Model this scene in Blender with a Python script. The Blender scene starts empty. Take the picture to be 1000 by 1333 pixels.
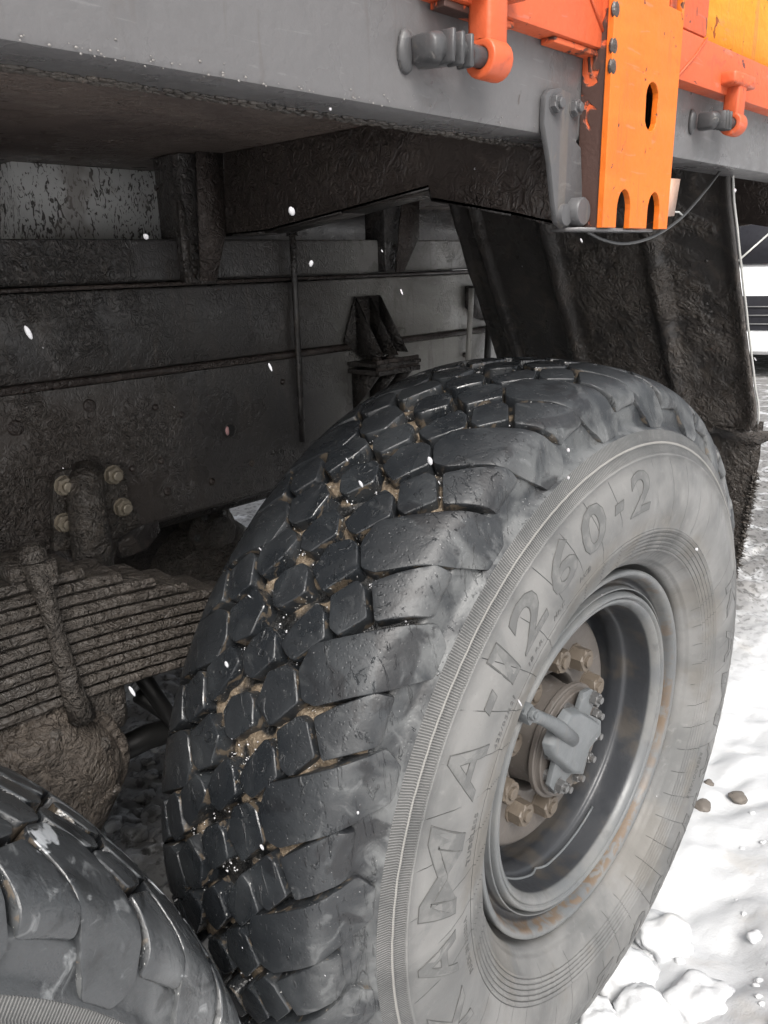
import bpy, bmesh, math, random
from mathutils import Vector, Matrix, noise
random.seed(7)
S = bpy.context.scene
C = S.collection
PI = math.pi

# ------------------------------------------------------------------ camera
# origin = centre of the near wheel's outer rim plane; +X = outwards from the truck, +Y = along it, Z up
FPX, YAW, PITCH, ROLL = 1005.66, .7688, .31141, -.0269
CAM = Vector((.4878, -.95448, .7306))
Fv = Vector((-math.sin(YAW)*math.cos(PITCH), math.cos(YAW)*math.cos(PITCH), -math.sin(PITCH)))
R0 = Vector((math.cos(YAW), math.sin(YAW), 0)); U0 = R0.cross(Fv)
Rv = R0*math.cos(ROLL)+U0*math.sin(ROLL); Uv = Rv.cross(Fv)
cd = bpy.data.cameras.new('camera'); cam = bpy.data.objects.new('camera', cd); C.objects.link(cam)
M = Matrix((Rv, Uv, -Fv)).transposed().to_4x4(); M.translation = CAM
cam.matrix_world = M
cd.sensor_fit = 'HORIZONTAL'; cd.sensor_width = 36; cd.lens = 36*FPX/1000
cd.clip_start = .02; cd.clip_end = 500
S.camera = cam
# ------------------------------------------------------------------ light
SUN_EL, SUN_AZ = 48, 128        # degrees; azimuth of the sun's direction measured from +Y towards +X
w = bpy.data.worlds.new('World'); S.world = w; w.use_nodes = True
nt = w.node_tree; bg = nt.nodes['Background']
sky = nt.nodes.new('ShaderNodeTexSky'); sky.sky_type = 'NISHITA'; sky.sun_disc = False
sky.sun_elevation = math.radians(SUN_EL); sky.sun_rotation = math.radians(SUN_AZ)
sky.air_density = 1.2; sky.dust_density = 6; sky.ozone_density = .6
hs = nt.nodes.new('ShaderNodeHueSaturation'); hs.inputs['Saturation'].default_value = .3
nt.links.new(sky.outputs[0], hs.inputs['Color']); nt.links.new(hs.outputs[0], bg.inputs[0])
bg.inputs[1].default_value = .13
sd = bpy.data.lights.new('sun', 'SUN'); sun = bpy.data.objects.new('sun', sd); C.objects.link(sun)
sd.energy = 1.2; sd.angle = math.radians(22); sd.color = (1, .97, .93)
a, e = math.radians(SUN_AZ), math.radians(SUN_EL)
sdir = Vector((math.sin(a)*math.cos(e), math.cos(a)*math.cos(e), math.sin(e)))
sun.rotation_euler = sdir.to_track_quat('Z', 'Y').to_euler()
S.view_settings.view_transform = 'Standard'; S.view_settings.look = 'None'
S.view_settings.exposure = 1.0; S.view_settings.gamma = 1
S.view_settings.use_curve_mapping = False

# ------------------------------------------------------------------ surveying helpers: photo pixel -> point on a known plane of the truck
def ray(px, py): return Fv+Rv*((px-500)/FPX)-Uv*((py-666.5)/FPX)
def onx(px, py, x):
    d = ray(px, py); return CAM+d*((x-CAM.x)/d.x)
def ony(px, py, y):
    d = ray(px, py); return CAM+d*((y-CAM.y)/d.y)
def onz(px, py, z):
    d = ray(px, py); return CAM+d*((z-CAM.z)/d.z)

# ------------------------------------------------------------------ materials
class N:
    def __init__(s, name):
        s.m = bpy.data.materials.new(name); s.m.use_nodes = True; s.t = s.m.node_tree
        s.b = s.t.nodes['Principled BSDF']
        g = s.t.nodes.new('ShaderNodeNewGeometry'); s.pos = g.outputs['Position']; s.bumps = None
        s.col = None
    def new(s, k): return s.t.nodes.new(k)
    def link(s, a, b): s.t.links.new(a, b)
    def math(s, op, a, b=None, c=None):
        n = s.new('ShaderNodeMath'); n.operation = op
        for i, v in enumerate((a, b, c)):
            if v is None: continue
            if isinstance(v, (int, float)): n.inputs[i].default_value = v
            else: s.link(v, n.inputs[i])
        return n.outputs[0]
    def noise(s, scale, detail=4, dist=0, rough=.55, vec=None):
        n = s.new('ShaderNodeTexNoise'); n.inputs['Scale'].default_value = scale
        n.inputs['Detail'].default_value = detail; n.inputs['Distortion'].default_value = dist
        n.inputs['Roughness'].default_value = rough
        s.link(vec or s.pos, n.inputs['Vector']); return n.outputs[0]
    def vor(s, scale, feat='F1', vec=None):
        n = s.new('ShaderNodeTexVoronoi'); n.feature = feat; n.inputs['Scale'].default_value = scale
        s.link(vec or s.pos, n.inputs['Vector']); return n.outputs['Distance']
    def stretch(s, sx, sy, sz, vec=None):
        n = s.new('ShaderNodeMapping'); n.inputs['Scale'].default_value = (sx, sy, sz)
        s.link(vec or s.pos, n.inputs['Vector']); return n.outputs[0]
    def ramp(s, v, lo, hi, a=0, b=1):
        n = s.new('ShaderNodeMapRange'); n.inputs[1].default_value = lo; n.inputs[2].default_value = hi
        n.inputs[3].default_value = a; n.inputs[4].default_value = b; n.interpolation_type = 'SMOOTHSTEP'
        s.link(v, n.inputs[0]); return n.outputs[0]
    def base(s, c): 
        n = s.new('ShaderNodeRGB'); n.outputs[0].default_value = (*c, 1); s.col = n.outputs[0]
    def layer(s, mask, c, amt=1):
        n = s.new('ShaderNodeMix'); n.data_type = 'RGBA'
        if amt != 1: mask = s.math('MULTIPLY', mask, amt)
        s.link(mask, n.inputs[0]); s.link(s.col, n.inputs[6]); n.inputs[7].default_value = (*c, 1)
        s.col = n.outputs[2]
    def bump(s, h, dist, strength=1):
        n = s.new('ShaderNodeBump'); n.inputs['Distance'].default_value = dist; n.inputs['Strength'].default_value = strength
        s.link(h, n.inputs['Height'])
        if s.bumps: s.link(s.bumps, n.inputs['Normal'])
        s.bumps = n.outputs[0]
    def done(s, rough=.5, metal=0, spec=.5):
        s.link(s.col, s.b.inputs['Base Color'])
        if isinstance(rough, (int, float)): s.b.inputs['Roughness'].default_value = rough
        else: s.link(rough, s.b.inputs['Roughness'])
        s.b.inputs['Metallic'].default_value = metal
        s.b.inputs['Specular IOR Level'].default_value = spec
        if s.bumps: s.link(s.bumps, s.b.inputs['Normal'])
        return s.m
def objco(n):
    t = n.new('ShaderNodeTexCoord'); sp = n.new('ShaderNodeSeparateXYZ'); n.link(t.outputs['Object'], sp.inputs[0]); return sp
def attr(n, name):
    t = n.new('ShaderNodeAttribute'); t.attribute_name = name; return t.outputs['Fac']

def m_rubber(name, side=False):
    n = N(name); n.base((.0135, .0155, .018)); o = objco(n)
    n.layer(n.ramp(n.noise(14, 3), .45, .7), (.024, .027, .030))
    n.layer(n.ramp(n.noise(150, 6, 1), .6, .75), (.012, .013, .014), .7)
    scr = n.noise(90, 3, .5, vec=n.stretch(.35, 1.0, .25)); n.layer(n.ramp(scr, .6, .72), (.045, .048, .05), .5)
    dust = n.math('MULTIPLY', n.ramp(o.outputs[0], -.02, .03), n.ramp(n.noise(16, 4, .6), .36, .62))
    n.layer(dust, (.125, .129, .129), .85)
    # pale salt film near the shoulder in streaks
    n.layer(n.math('MULTIPLY', n.ramp(o.outputs[0], -.06, .01), n.ramp(n.noise(25, 5, 1.2), .58, .7)), (.14, .145, .147), .4)
    if side:
        n.layer(n.ramp(n.noise(55, 5, .5), .54, .62), (.10, .078, .055), .7)
        n.layer(n.ramp(n.noise(220, 2), .68, .72), (.55, .55, .53), .6)
    else:
        n.layer(n.ramp(n.noise(420, 2), .72, .76), (.4, .4, .4), .6)
    n.bump(n.noise(220, 5, .4), .0008, .5); n.bump(n.noise(28, 4, 1), .0010, .3)
    n.bump(n.ramp(n.noise(60, 5, 2.5, vec=n.stretch(.6, 1, .22)), .60, .66), .0022, -.7 if False else .7)
    n.bump(n.ramp(n.vor(170), .1, .3), .0008, .35)
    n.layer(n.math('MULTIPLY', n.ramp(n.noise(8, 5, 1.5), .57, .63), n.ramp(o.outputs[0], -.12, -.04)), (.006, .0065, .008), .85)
    wet = n.ramp(n.noise(13, 5, .8), .42, .56, .17, .46)
    wet = n.math('MAXIMUM', wet, n.ramp(o.outputs[0], -.11, -.03, .2, .5))
    return n.done(wet, spec=.62)
RUB, RUBS = m_rubber('tread_rubber'), m_rubber('tread_rubber_side', True)
def m_salt():
    n = N('salted_rubber'); n.base((.040, .043, .046))
    n.layer(n.ramp(n.noise(7, 4, .6), .4, .62), (.082, .086, .089)); n.layer(n.ramp(n.noise(15, 5, 1.2), .54, .68), (.018, .0195, .021), .85)
    n.layer(n.ramp(n.noise(22, 5, 1.5), .58, .7), (.24, .25, .255), .6); n.layer(n.ramp(n.noise(300, 2), .68, .74), (.03, .03, .03), .6)
    n.layer(n.ramp(n.noise(13, 7, 1.1), .66, .69), (.5, .52, .54), .85); n.layer(n.ramp(n.noise(17, 7, .9), .70, .73), (.4, .32, .2), .9)
    n.bump(n.noise(200, 5, .4), .001, .6); n.bump(n.noise(24, 4, 1), .003, .45)
    return n.done(n.ramp(n.noise(9, 4), .42, .6, .14, .45), spec=.65)
SALT = m_salt()

def m_groove():
    n = N('groove_dirt'); n.base((.007, .0075, .008)); d = attr(n, 'dirt')
    n.layer(n.ramp(n.noise(60, 4), .45, .7), (.022, .021, .020))
    n.layer(n.ramp(d, .25, .55), (.135, .102, .068), .9)
    n.layer(n.math('MULTIPLY', n.ramp(d, .2, .6), n.ramp(n.noise(260, 3), .5, .66)), (.27, .22, .16), .7)
    n.layer(n.math('MULTIPLY', n.ramp(d, .1, .4), n.ramp(n.noise(180, 3, 1), .66, .7)), (.7, .7, .7), .8)
    n.bump(n.noise(180, 6), .004, .9)
    return n.done(n.ramp(d, 0, .5, .25, .75))
GRV = m_groove()

def m_sidewall():
    n = N('sidewall_rubber'); o = objco(n); x, y, z = o.outputs
    r = n.math('SQRT', n.math('ADD', n.math('MULTIPLY', y, y), n.math('MULTIPLY', z, z)))
    th = n.math('ARCTAN2', z, n.math('MULTIPLY', y, -1))
    n.base((.100, .101, .100))
    n.layer(n.ramp(n.noise(5, 4, .6), .38, .62), (.160, .159, .155))
    n.layer(n.ramp(n.noise(9, 5, 1), .5, .75), (.085, .087, .087), .6)
    n.layer(n.ramp(n.noise(60, 5, .5), .57, .75), (.20, .198, .192), .35)
    n.layer(n.ramp(n.noise(330, 2), .72, .76), (.04, .04, .04), .5)
    # brown mud film close to the bead, towards the bottom
    n.layer(n.math('MULTIPLY', n.ramp(r, .37, .40, 1, 0), n.ramp(n.noise(9, 4), .45, .6)), (.115, .105, .09), .5)
    inband = n.math('MULTIPLY', n.ramp(r, .4725, .4740), n.ramp(r, .5055, .5045))
    gap = n.math('SUBTRACT', 1, n.math('MULTIPLY', n.ramp(r, .4855, .4862), n.ramp(r, .4895, .4888)))
    worn = n.ramp(n.noise(3, 3), .35, .5, .35, 1)
    ribs = n.math('SINE', n.math('MULTIPLY', th, 1000))
    rb = n.math('MULTIPLY', n.math('MULTIPLY', n.ramp(ribs, -.3, .5), n.math('MULTIPLY', inband, gap)), worn)
    n.layer(n.math('MULTIPLY', inband, n.ramp(ribs, .2, -.7)), (.03, .031, .032), .75)
    n.layer(n.math('SUBTRACT', 1, gap), (.3, .29, .27), .5)
    n.bump(rb, .0022, 1)
    # thin radial mould lines
    wob = n.math('ADD', th, n.math('MULTIPLY', n.math('SUBTRACT', r, .4), .55))
    sn = n.math('ABSOLUTE', n.math('SINE', n.math('MULTIPLY', wob, 24)))
    ln = n.math('MULTIPLY', n.ramp(sn, .034, .020), n.math('MULTIPLY', n.ramp(r, .468, .463), n.ramp(r, .316, .32)))
    ln = n.math('MULTIPLY', ln, n.ramp(n.noise(11, 2), .42, .5))
    cr = n.math('MULTIPLY', n.ramp(n.math('SINE', n.math('MULTIPLY', r, 2*PI/.0066)), .72, .93), n.math('MULTIPLY', n.ramp(r, .3275, .329), n.ramp(r, .366, .3645)))
    cr = n.math('MULTIPLY', cr, n.ramp(n.noise(4, 2), .3, .5, .6, 1)); n.layer(cr, (.028, .028, .028), .9); n.bump(cr, .0015, -1 if False else .8)
    n.layer(ln, (.025, .025, .025), .85); n.bump(ln, .0016, 1)
    n.bump(n.noise(260, 4), .0006, .5); n.bump(n.noise(30, 4), .002, .25)
    return n.done(n.ramp(n.noise(12, 4), .35, .65, .5, .75), spec=.4)
SIDE = m_sidewall()

def m_letter():
    n = N('letter_rubber'); n.base((.085, .086, .085))
    n.layer(n.ramp(n.noise(40, 4), .45, .65), (.125, .125, .122))
    n.bump(n.noise(240, 4), .0008, .5)
    return n.done(.6)
LET = m_letter()

def m_grime(name, a, b, c, wr=1.0, rough=(.4, .7), spec=.5, patchy=None, lump=.5):
    """old black paint under a coat of dried, wrinkled road grime"""
    n = N(name); n.base(a)
    n.layer(n.ramp(n.noise(3.5, 5, .5), .4, .65), b)
    n.layer(n.ramp(n.noise(26, 6, 1), .5, .72), c, .7)
    cover = n.ramp(n.noise(3.1, 3, .3), .4, .55)
    if patchy:      # grime only where the wheel throws it
        sp = n.new('ShaderNodeSeparateXYZ'); n.link(n.pos, sp.inputs[0])
        cover = n.math('MULTIPLY', n.ramp(n.noise(6, 4, .5), .38, .52), n.ramp(sp.outputs[0], *patchy))
        n.layer(cover, tuple(v*1.15 for v in c), .6)
    w1 = n.math('ABSOLUTE', n.math('SUBTRACT', n.noise(52, 3, 1.4), .5))
    rid = n.ramp(w1, 0, .17, 1, 0); mix = n.math('MULTIPLY_ADD', cover, .85, .15)
    n.bump(n.math('MULTIPLY', rid, mix), .0032*wr, .8)
    n.bump(n.math('MULTIPLY', n.noise(38, 5, .7), mix), .014*wr*lump, .8)
    n.layer(n.math('MULTIPLY', rid, mix), tuple(min(1, v*1.5) for v in b), .3)
    n.bump(n.noise(240, 4), .0008, .5)
    return n.done(n.ramp(n.noise(8, 4), .4, .65, *rough), spec=spec)
GRIME = m_grime('grimy_black_paint', (.026, .024, .024), (.045, .040, .037), (.075, .064, .056), .7, (.22, .45))
UNDER = m_grime('deck_underside', (.050, .040, .037), (.075, .060, .053), (.10, .085, .074), .3, (.25, .42))
GRIME2 = m_grime('grimy_crossmember', (.032, .025, .023), (.054, .043, .038), (.085, .07, .06), .85, (.3, .5))
MUD = m_grime('mud_coated_steel', (.040, .035, .031), (.066, .057, .049), (.112, .096, .081), 1.5, (.35, .65), .5, lump=1.1)
LEAFM = m_grime('muddy_spring_steel', (.042, .037, .033), (.068, .059, .051), (.112, .097, .083), .9, (.35, .6), .5, lump=1.3)
FEND = m_grime('muddy_plastic', (.030, .029, .029), (.042, .038, .036), (.085, .072, .061), 1.1, (.25, .5), .5, patchy=(-.45, -.33), lump=.7)
SMOOTHB = m_grime('smooth_black_plastic', (.022, .022, .023), (.030, .029, .029), (.045, .042, .04), .25)

def m_rail():
    n = N('grimy_frame_paint'); n.base((.050, .048, .048))
    sp = n.new('ShaderNodeSeparateXYZ'); n.link(n.pos, sp.inputs[0])
    n.layer(n.ramp(sp.outputs[1], .02, .42), (.34, .335, .32), .92)     # much lighter towards the rear
    near = n.ramp(sp.outputs[1], -.1, -.45); low = n.ramp(sp.outputs[2], .62, .5)
    n.layer(n.math('MULTIPLY', near, low), (.058, .048, .042), .9)
    n.layer(n.ramp(n.noise(4, 5, .6), .42, .65), (.075, .068, .063), .6)
    n.layer(n.ramp(n.noise(30, 5, 1, vec=n.stretch(1, 1, .2)), .55, .72), (.085, .074, .066), .45)
    cov = n.math('MAXIMUM', n.math('MULTIPLY', near, n.ramp(n.noise(5, 3), .36, .52)), n.ramp(n.noise(3.5, 3), .52, .62, .1, .6))
    w1 = n.math('ABSOLUTE', n.math('SUBTRACT', n.noise(62, 3, 1.6), .5)); rid = n.math('MULTIPLY', n.ramp(w1, 0, .17, 1, 0), cov)
    n.bump(rid, .0048, .9); n.bump(n.math('MULTIPLY', n.noise(38, 5, .7), cov), .008, .8); n.layer(rid, (.105, .09, .08), .35)
    n.bump(n.noise(260, 4), .0006, .5); n.bump(n.noise(9, 2), .008, .3)
    return n.done(n.ramp(n.noise(9, 4), .4, .6, .22, .42))
RAIL = m_rail()

def m_paint(name, c, chips=(.05, .04, .04), amount=.72, dirt=(.1, .06, .04), damt=.4, rough=.38, streak=None, bump=.0018):
    n = N(name); n.base(c)
    n.layer(n.ramp(n.noise(6, 5, .5), .45, .75), tuple(v*.78 for v in c), .5)
    if streak: n.layer(n.ramp(n.noise(35, 4, .3, vec=n.stretch(1, .12, 1)), .45, .7), streak, .55)
    n.layer(n.ramp(n.noise(20, 6, 1.2), .6, .78), dirt, damt)
    n.layer(n.ramp(n.noise(110, 4, .6, vec=n.stretch(1, .15, 1)), .64, .68), tuple(min(1, v*.55+.12) for v in c), .35)
    n.layer(n.ramp(n.noise(70, 4, .4, vec=n.stretch(1, 1, .08)), .60, .68), dirt, .35)
    ch = n.ramp(n.noise(48, 7, .8), amount, amount+.025); n.layer(ch, chips, .95)
    n.layer(n.ramp(n.noise(500, 2), .72, .76), dirt, .5)
    n.bump(n.math('SUBTRACT', 1, ch), .0012, .7); n.bump(n.noise(90, 4), bump, .5); n.bump(n.noise(8, 2), .004, .2)
    return n.done(n.ramp(n.noise(15, 4), .4, .65, rough, rough+.25))
DECK = m_paint('deck_grey_paint', (.118, .115, .117), (.08, .07, .065), .76, (.095, .085, .08), .6, .27)
ORANGE = m_paint('orange_paint', (.62, .135, .010), (.075, .035, .02), .665, (.36, .08, .02), .6, .42, (.66, .165, .018))
REDOR = m_paint('red_orange_paint', (.53, .095, .032), (.09, .035, .03), .665, (.24, .05, .03), .65, .4)
YEL = m_paint('faded_yellow_panel', (.78, .33, .03), (.35, .09, .03), .66, (.45, .2, .1), .4, .5, (.85, .40, .05))
def m_rusto():
    n = N('rusted_orange_side'); n.base((.55, .10, .03))
    sp = n.new('ShaderNodeSeparateXYZ'); n.link(n.pos, sp.inputs[0])
    g = n.math('ADD', n.ramp(sp.outputs[2], 1.0, .82, -.05, .22), n.noise(38, 6, .8))
    n.layer(n.ramp(g, .5, .56), (.035, .028, .025), .95)
    n.layer(n.ramp(n.noise(30, 4), .6, .7), (.16, .06, .03), .6)
    n.bump(n.ramp(g, .5, .56), .0015, .8); n.bump(n.noise(200, 5), .001, .6)
    return n.done(.6)
RUSTO = m_rusto()
GREYP = m_paint('cover_grey_paint', (.105, .113, .118), (.08, .08, .08), .78, (.13, .12, .11), .35, .42)
NUT = m_paint('weathered_nut', (.098, .080, .062), (.05, .04, .03), .7, (.15, .12, .09), .5, .5)
DISC = m_paint('wheel_disc_paint', (.10, .09, .082), (.09, .07, .06), .76, (.12, .10, .085), .5, .5)
def m_rim():
    n = N('rim_paint'); o = objco(n); x, y, z = o.outputs
    r = n.math('SQRT', n.math('ADD', n.math('MULTIPLY', y, y), n.math('MULTIPLY', z, z)))
    n.base((.10, .105, .108)); n.layer(n.ramp(n.noise(8, 5), .42, .65), (.145, .145, .14), .8)
    n.layer(n.ramp(n.noise(30, 5), .55, .7), (.07, .07, .07), .5)
    rust = n.math('MULTIPLY', n.math('MULTIPLY', n.ramp(r, .261, .266), n.ramp(r, .285, .280)), n.math('MULTIPLY', n.ramp(n.noise(6, 3), .3, .55), n.ramp(n.noise(48, 6, .8), .40, .56)))
    n.layer(n.math('MULTIPLY', rust, n.ramp(z, .12, -.1)), (.115, .072, .038), .8)
    n.layer(n.math('MULTIPLY', rust, n.ramp(n.noise(25, 5), .5, .62)), (.12, .09, .065), .7)
    ins = n.ramp(x, -.014, -.019); n.layer(ins, (.022, .024, .028), .95)  # shade inside the barrel is put into the colour
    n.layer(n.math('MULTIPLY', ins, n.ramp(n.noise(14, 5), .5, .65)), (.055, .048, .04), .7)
    n.bump(n.noise(120, 5), .001, .5)
    return n.done(n.ramp(n.noise(10, 4), .4, .6, .35, .6))
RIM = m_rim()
HUB = m_paint('hub_steel', (.085, .075, .067), (.06, .05, .04), .7, (.08, .065, .055), .5, .5)
STUD = m_paint('zinc_bolt', (.15, .15, .15), (.1, .08, .06), .72, (.15, .12, .1), .5, .35)
STUD.node_tree.nodes['Principled BSDF'].inputs['Metallic'].default_value = .6
BRASS = m_paint('oxidised_nut', (.30, .265, .21), (.10, .06, .04), .62, (.12, .075, .05), .5, .45)
BRASS.node_tree.nodes['Principled BSDF'].inputs['Metallic'].default_value = .5
def m_scratch():
    n = N('flaked_white_panel'); n.base((.62, .62, .61))
    v = n.noise(120, 6, 1.4, vec=n.stretch(1, 1, .5)); big = n.noise(7, 3)
    n.layer(n.ramp(n.math('ADD', v, n.math('MULTIPLY', big, .35)), .73, .77), (.06, .052, .048), .95); n.layer(n.ramp(n.noise(9, 4), .52, .66), (.30, .27, .25), .7)
    n.bump(v, .001, .6)
    return n.done(.5)
WHITEP = m_scratch()
VANW = m_paint('white_vehicle_paint', (.74, .75, .76), (.3, .3, .3), .8, (.45, .42, .4), .3, .3)
def flat(name, c, rough=.4, metal=0, emis=None):
    n = N(name); n.base(c); n.layer(n.ramp(n.noise(20, 4), .45, .7), tuple(v*.75 for v in c), .6)
    n.bump(n.noise(150, 3), .0005, .4); return n.done(rough, metal)
GLASS = flat('dark_glass', (.022, .022, .026), .25); GLASS.node_tree.nodes['Principled BSDF'].inputs['Specular IOR Level'].default_value = .12
BLACK = flat('black_rubber', (.018, .018, .018), .5)
WIRE = flat('pale_wire', (.42, .42, .40), .4, .2)
REDL = flat('red_lens', (.5, .03, .05), .25)
CABLE = flat('black_cable', (.035, .035, .035), .35)
def m_snow():
    n = N('snow'); n.base((.56, .57, .58))
    sp = n.new('ShaderNodeSeparateXYZ'); n.link(n.pos, sp.inputs[0])
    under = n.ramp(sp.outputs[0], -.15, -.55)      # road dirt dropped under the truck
    n.layer(n.ramp(n.noise(9, 5, .5), .56, .72), (.53, .515, .49), .6)
    n.layer(n.ramp(n.noise(16, 6, .6), .73, .77), (.36, .33, .29), .5)
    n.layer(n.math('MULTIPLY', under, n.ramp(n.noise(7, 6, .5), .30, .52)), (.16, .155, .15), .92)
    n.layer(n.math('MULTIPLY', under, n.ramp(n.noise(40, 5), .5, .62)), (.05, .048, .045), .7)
    n.bump(n.noise(30, 4), .008, .35); n.bump(n.noise(330, 3), .0015, .5)
    n.m.node_tree.nodes['Principled BSDF'].inputs['Subsurface Weight'].default_value = 0
    return n.done(.7, spec=.25)
SNOW = m_snow()
FLAKE = flat('snowflake', (.62, .62, .64), .6)
STONE = m_paint('wet_stone', (.13, .115, .10), (.05, .05, .05), .7, (.2, .18, .15), .5, .6)

# ------------------------------------------------------------------ mesh helpers
def link(name, bm, mat, parent=None, smooth=True, stuff=False, sharp=None):
    me = bpy.data.meshes.new(name); bm.normal_update(); bm.to_mesh(me); bm.free()
    for m in (mat if isinstance(mat, (list, tuple)) else [mat]): me.materials.append(m)
    for f in me.polygons: f.use_smooth = smooth
    if smooth and sharp: me.set_sharp_from_angle(angle=math.radians(sharp))
    o = bpy.data.objects.new(name, me); C.objects.link(o)
    if parent: o.parent = parent
    if stuff: o['kind'] = 'stuff'
    return o
def tag(o, label, cat, group=None, kind=None):
    o['label'] = label; o['category'] = cat
    if group: o['group'] = group
    if kind: o['kind'] = kind
    return o
def bevel(bm, w, seg=2, ang=30):
    es = [e for e in bm.edges if len(e.link_faces) == 2 and e.calc_face_angle(0) > math.radians(ang)]
    if es: bmesh.ops.bevel(bm, geom=es, offset=w, segments=seg, profile=.6, affect='EDGES', clamp_overlap=True)
def box(bm, c, s, rot=None):
    r = bmesh.ops.create_cube(bm, size=1)
    for v in r['verts']:
        v.co = Vector((v.co.x*s[0], v.co.y*s[1], v.co.z*s[2]))
        if rot: v.co = rot @ v.co
        v.co += Vector(c)
def bbox(bm, lo, hi): box(bm, [(lo[i]+hi[i])/2 for i in range(3)], [abs(hi[i]-lo[i]) for i in range(3)])
def prism(bm, pts, d):
    """polygon pts (Vectors) extruded by vector d"""
    d = Vector(d); a = [bm.verts.new(p) for p in pts]; b = [bm.verts.new(Vector(p)+d) for p in pts]
    n = len(pts); bm.faces.new(a); bm.faces.new(b[::-1])
    for i in range(n): bm.faces.new((a[i], b[i], b[(i+1) % n], a[(i+1) % n]))
    bmesh.ops.recalc_face_normals(bm, faces=bm.faces[:])
def tube(bm, pts, r, seg=10, cap=True):
    pts = [Vector(p) for p in pts]; rings = []
    rr = r if isinstance(r, (list, tuple)) else [r]*len(pts); up = None
    for i, p in enumerate(pts):
        t = (pts[min(i+1, len(pts)-1)]-pts[max(i-1, 0)]).normalized()
        if up is None: up = t.orthogonal().normalized()
        up = (up-t*up.dot(t)).normalized(); s = t.cross(up)
        rings.append([bm.verts.new(p+(up*math.cos(2*PI*k/seg)+s*math.sin(2*PI*k/seg))*rr[i]) for k in range(seg)])
    for i in range(len(rings)-1):
        for k in range(seg): bm.faces.new((rings[i][k], rings[i][(k+1) % seg], rings[i+1][(k+1) % seg], rings[i+1][k]))
    if cap: bm.faces.new(rings[0][::-1]); bm.faces.new(rings[-1])
def revolve(bm, prof, n=96, c=(0, 0, 0), closed=False, jitter=0):
    """profile [(x,R)] turned round the X axis through c"""
    rings = []
    for x, r in prof:
        rings.append([bm.verts.new((c[0]+x, c[1]-r*math.cos(2*PI*k/n), c[2]+r*math.sin(2*PI*k/n))) for k in range(n)] if r > 1e-5 else [bm.verts.new((c[0]+x, c[1], c[2]))])
    for i in range(len(rings)-1):
        A, B = rings[i], rings[i+1]
        for k in range(n):
            k2 = (k+1) % n
            if len(A) == 1 and len(B) == 1: continue
            if len(A) == 1: bm.faces.new((A[0], B[k2], B[k]))
            elif len(B) == 1: bm.faces.new((A[k], A[k2], B[0]))
            else: bm.faces.new((A[k], A[k2], B[k2], B[k]))
    bmesh.ops.recalc_face_normals(bm, faces=bm.faces[:])
def crv(pts, n=6):
    """Catmull-Rom through 2-D points"""
    out = []
    for i in range(len(pts)-1):
        p = [Vector(pts[max(i-1, 0)]), Vector(pts[i]), Vector(pts[i+1]), Vector(pts[min(i+2, len(pts)-1)])]
        for k in range(n):
            t = k/n
            out.append(.5*((2*p[1])+(p[2]-p[0])*t+(2*p[0]-5*p[1]+4*p[2]-p[3])*t*t+(3*p[1]-p[0]-3*p[2]+p[3])*t**3))
    out.append(Vector(pts[-1])); return out
def hexnut(bm, c, axis, r, h, stud=.45, sh=.5, rot=0, washer=True):
    """chamfered hexagon nut with a stud end, base at c"""
    axis = Vector(axis).normalized(); q = axis.to_track_quat('Z', 'Y').to_matrix()
    def ring(n, rad, z, ph=0): return [bm.verts.new(Vector(c)+q@Vector((rad*math.cos(ph+2*PI*k/n), rad*math.sin(ph+2*PI*k/n), z))) for k in range(n)]
    n = 12
    def hexr(z, f):   # hexagon outline in 12 points, corners pulled in by f
        vs = []
        for k in range(12):
            rad = r if k % 2 == 0 else r*.866
            rad = min(rad, r*f)
            vs.append(bm.verts.new(Vector(c)+q@Vector((rad*math.cos(rot+PI*k/6), rad*math.sin(rot+PI*k/6), z))))
        return vs
    R = []
    if washer: R += [ring(n, r*1.12, 0, rot), ring(n, r*1.12, h*.1, rot)]
    R += [hexr(h*.1 if washer else 0, 1), hexr(h*.86, 1), hexr(h, .87), ring(n, r*stud*1.15, h, rot), ring(n, r*stud*1.05, h*.97, rot), ring(n, r*stud, h*.97, rot), ring(n, r*stud, h*(1+sh)-.0007, rot), ring(n, r*stud*.8, h*(1+sh), rot)]
    for A, B in zip(R, R[1:]):
        for k in range(n): bm.faces.new((A[k], A[(k+1) % n], B[(k+1) % n], B[k]))
    bm.faces.new(R[-1]); bmesh.ops.recalc_face_normals(bm, faces=bm.faces[:])
def wobble(bm, amp, sc, seed=0):
    for v in bm.verts: v.co += noise.noise_vector(v.co*sc+Vector((seed, 0, 0)))*amp
def empty(name, loc):
    o = bpy.data.objects.new(name, None); o.location = loc; C.objects.link(o); o.empty_display_size = .1; return o
bpy.context.view_layer.update()

# ================================================================== SETTING: snow-covered ground
GZ = -.585
def gh(x, y):
    z = GZ
    z += .045*noise.noise(Vector((x*.9, y*.9, 3)))+.03*noise.noise(Vector((x*2.7, y*2.7, 9)))
    z += .014*noise.noise(Vector((x*9, y*9, 1)))+.006*noise.noise(Vector((x*30, y*30, 2)))
    if x > -.3: z += .022*abs(noise.noise(Vector((x*6, y*6, 7))))+.010*noise.noise(Vector((x*14, y*14, 8)))+.0035*noise.noise(Vector((x*45, y*45, 2)))
    # pushed-up bank of snow outside the tyre, rut under it
    z += .12*math.exp(-((x-.36)/.17)**2)*math.exp(-((y-.15)/.3)**2)
    z += .05*math.exp(-((x-.25)/.15)**2)*(.5+.5*noise.noise(Vector((x*5, y*5, 4))))
    if abs(x+.15) < .35: z -= .03*(1-abs(x+.15)/.35)
    und = min(1, max(0, (-.2-x)/.4))
    z += und*(.035*abs(noise.noise(Vector((x*12, y*12, 5))))+.03*abs(noise.noise(Vector((x*26, y*26, 6)))))
    return z
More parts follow.
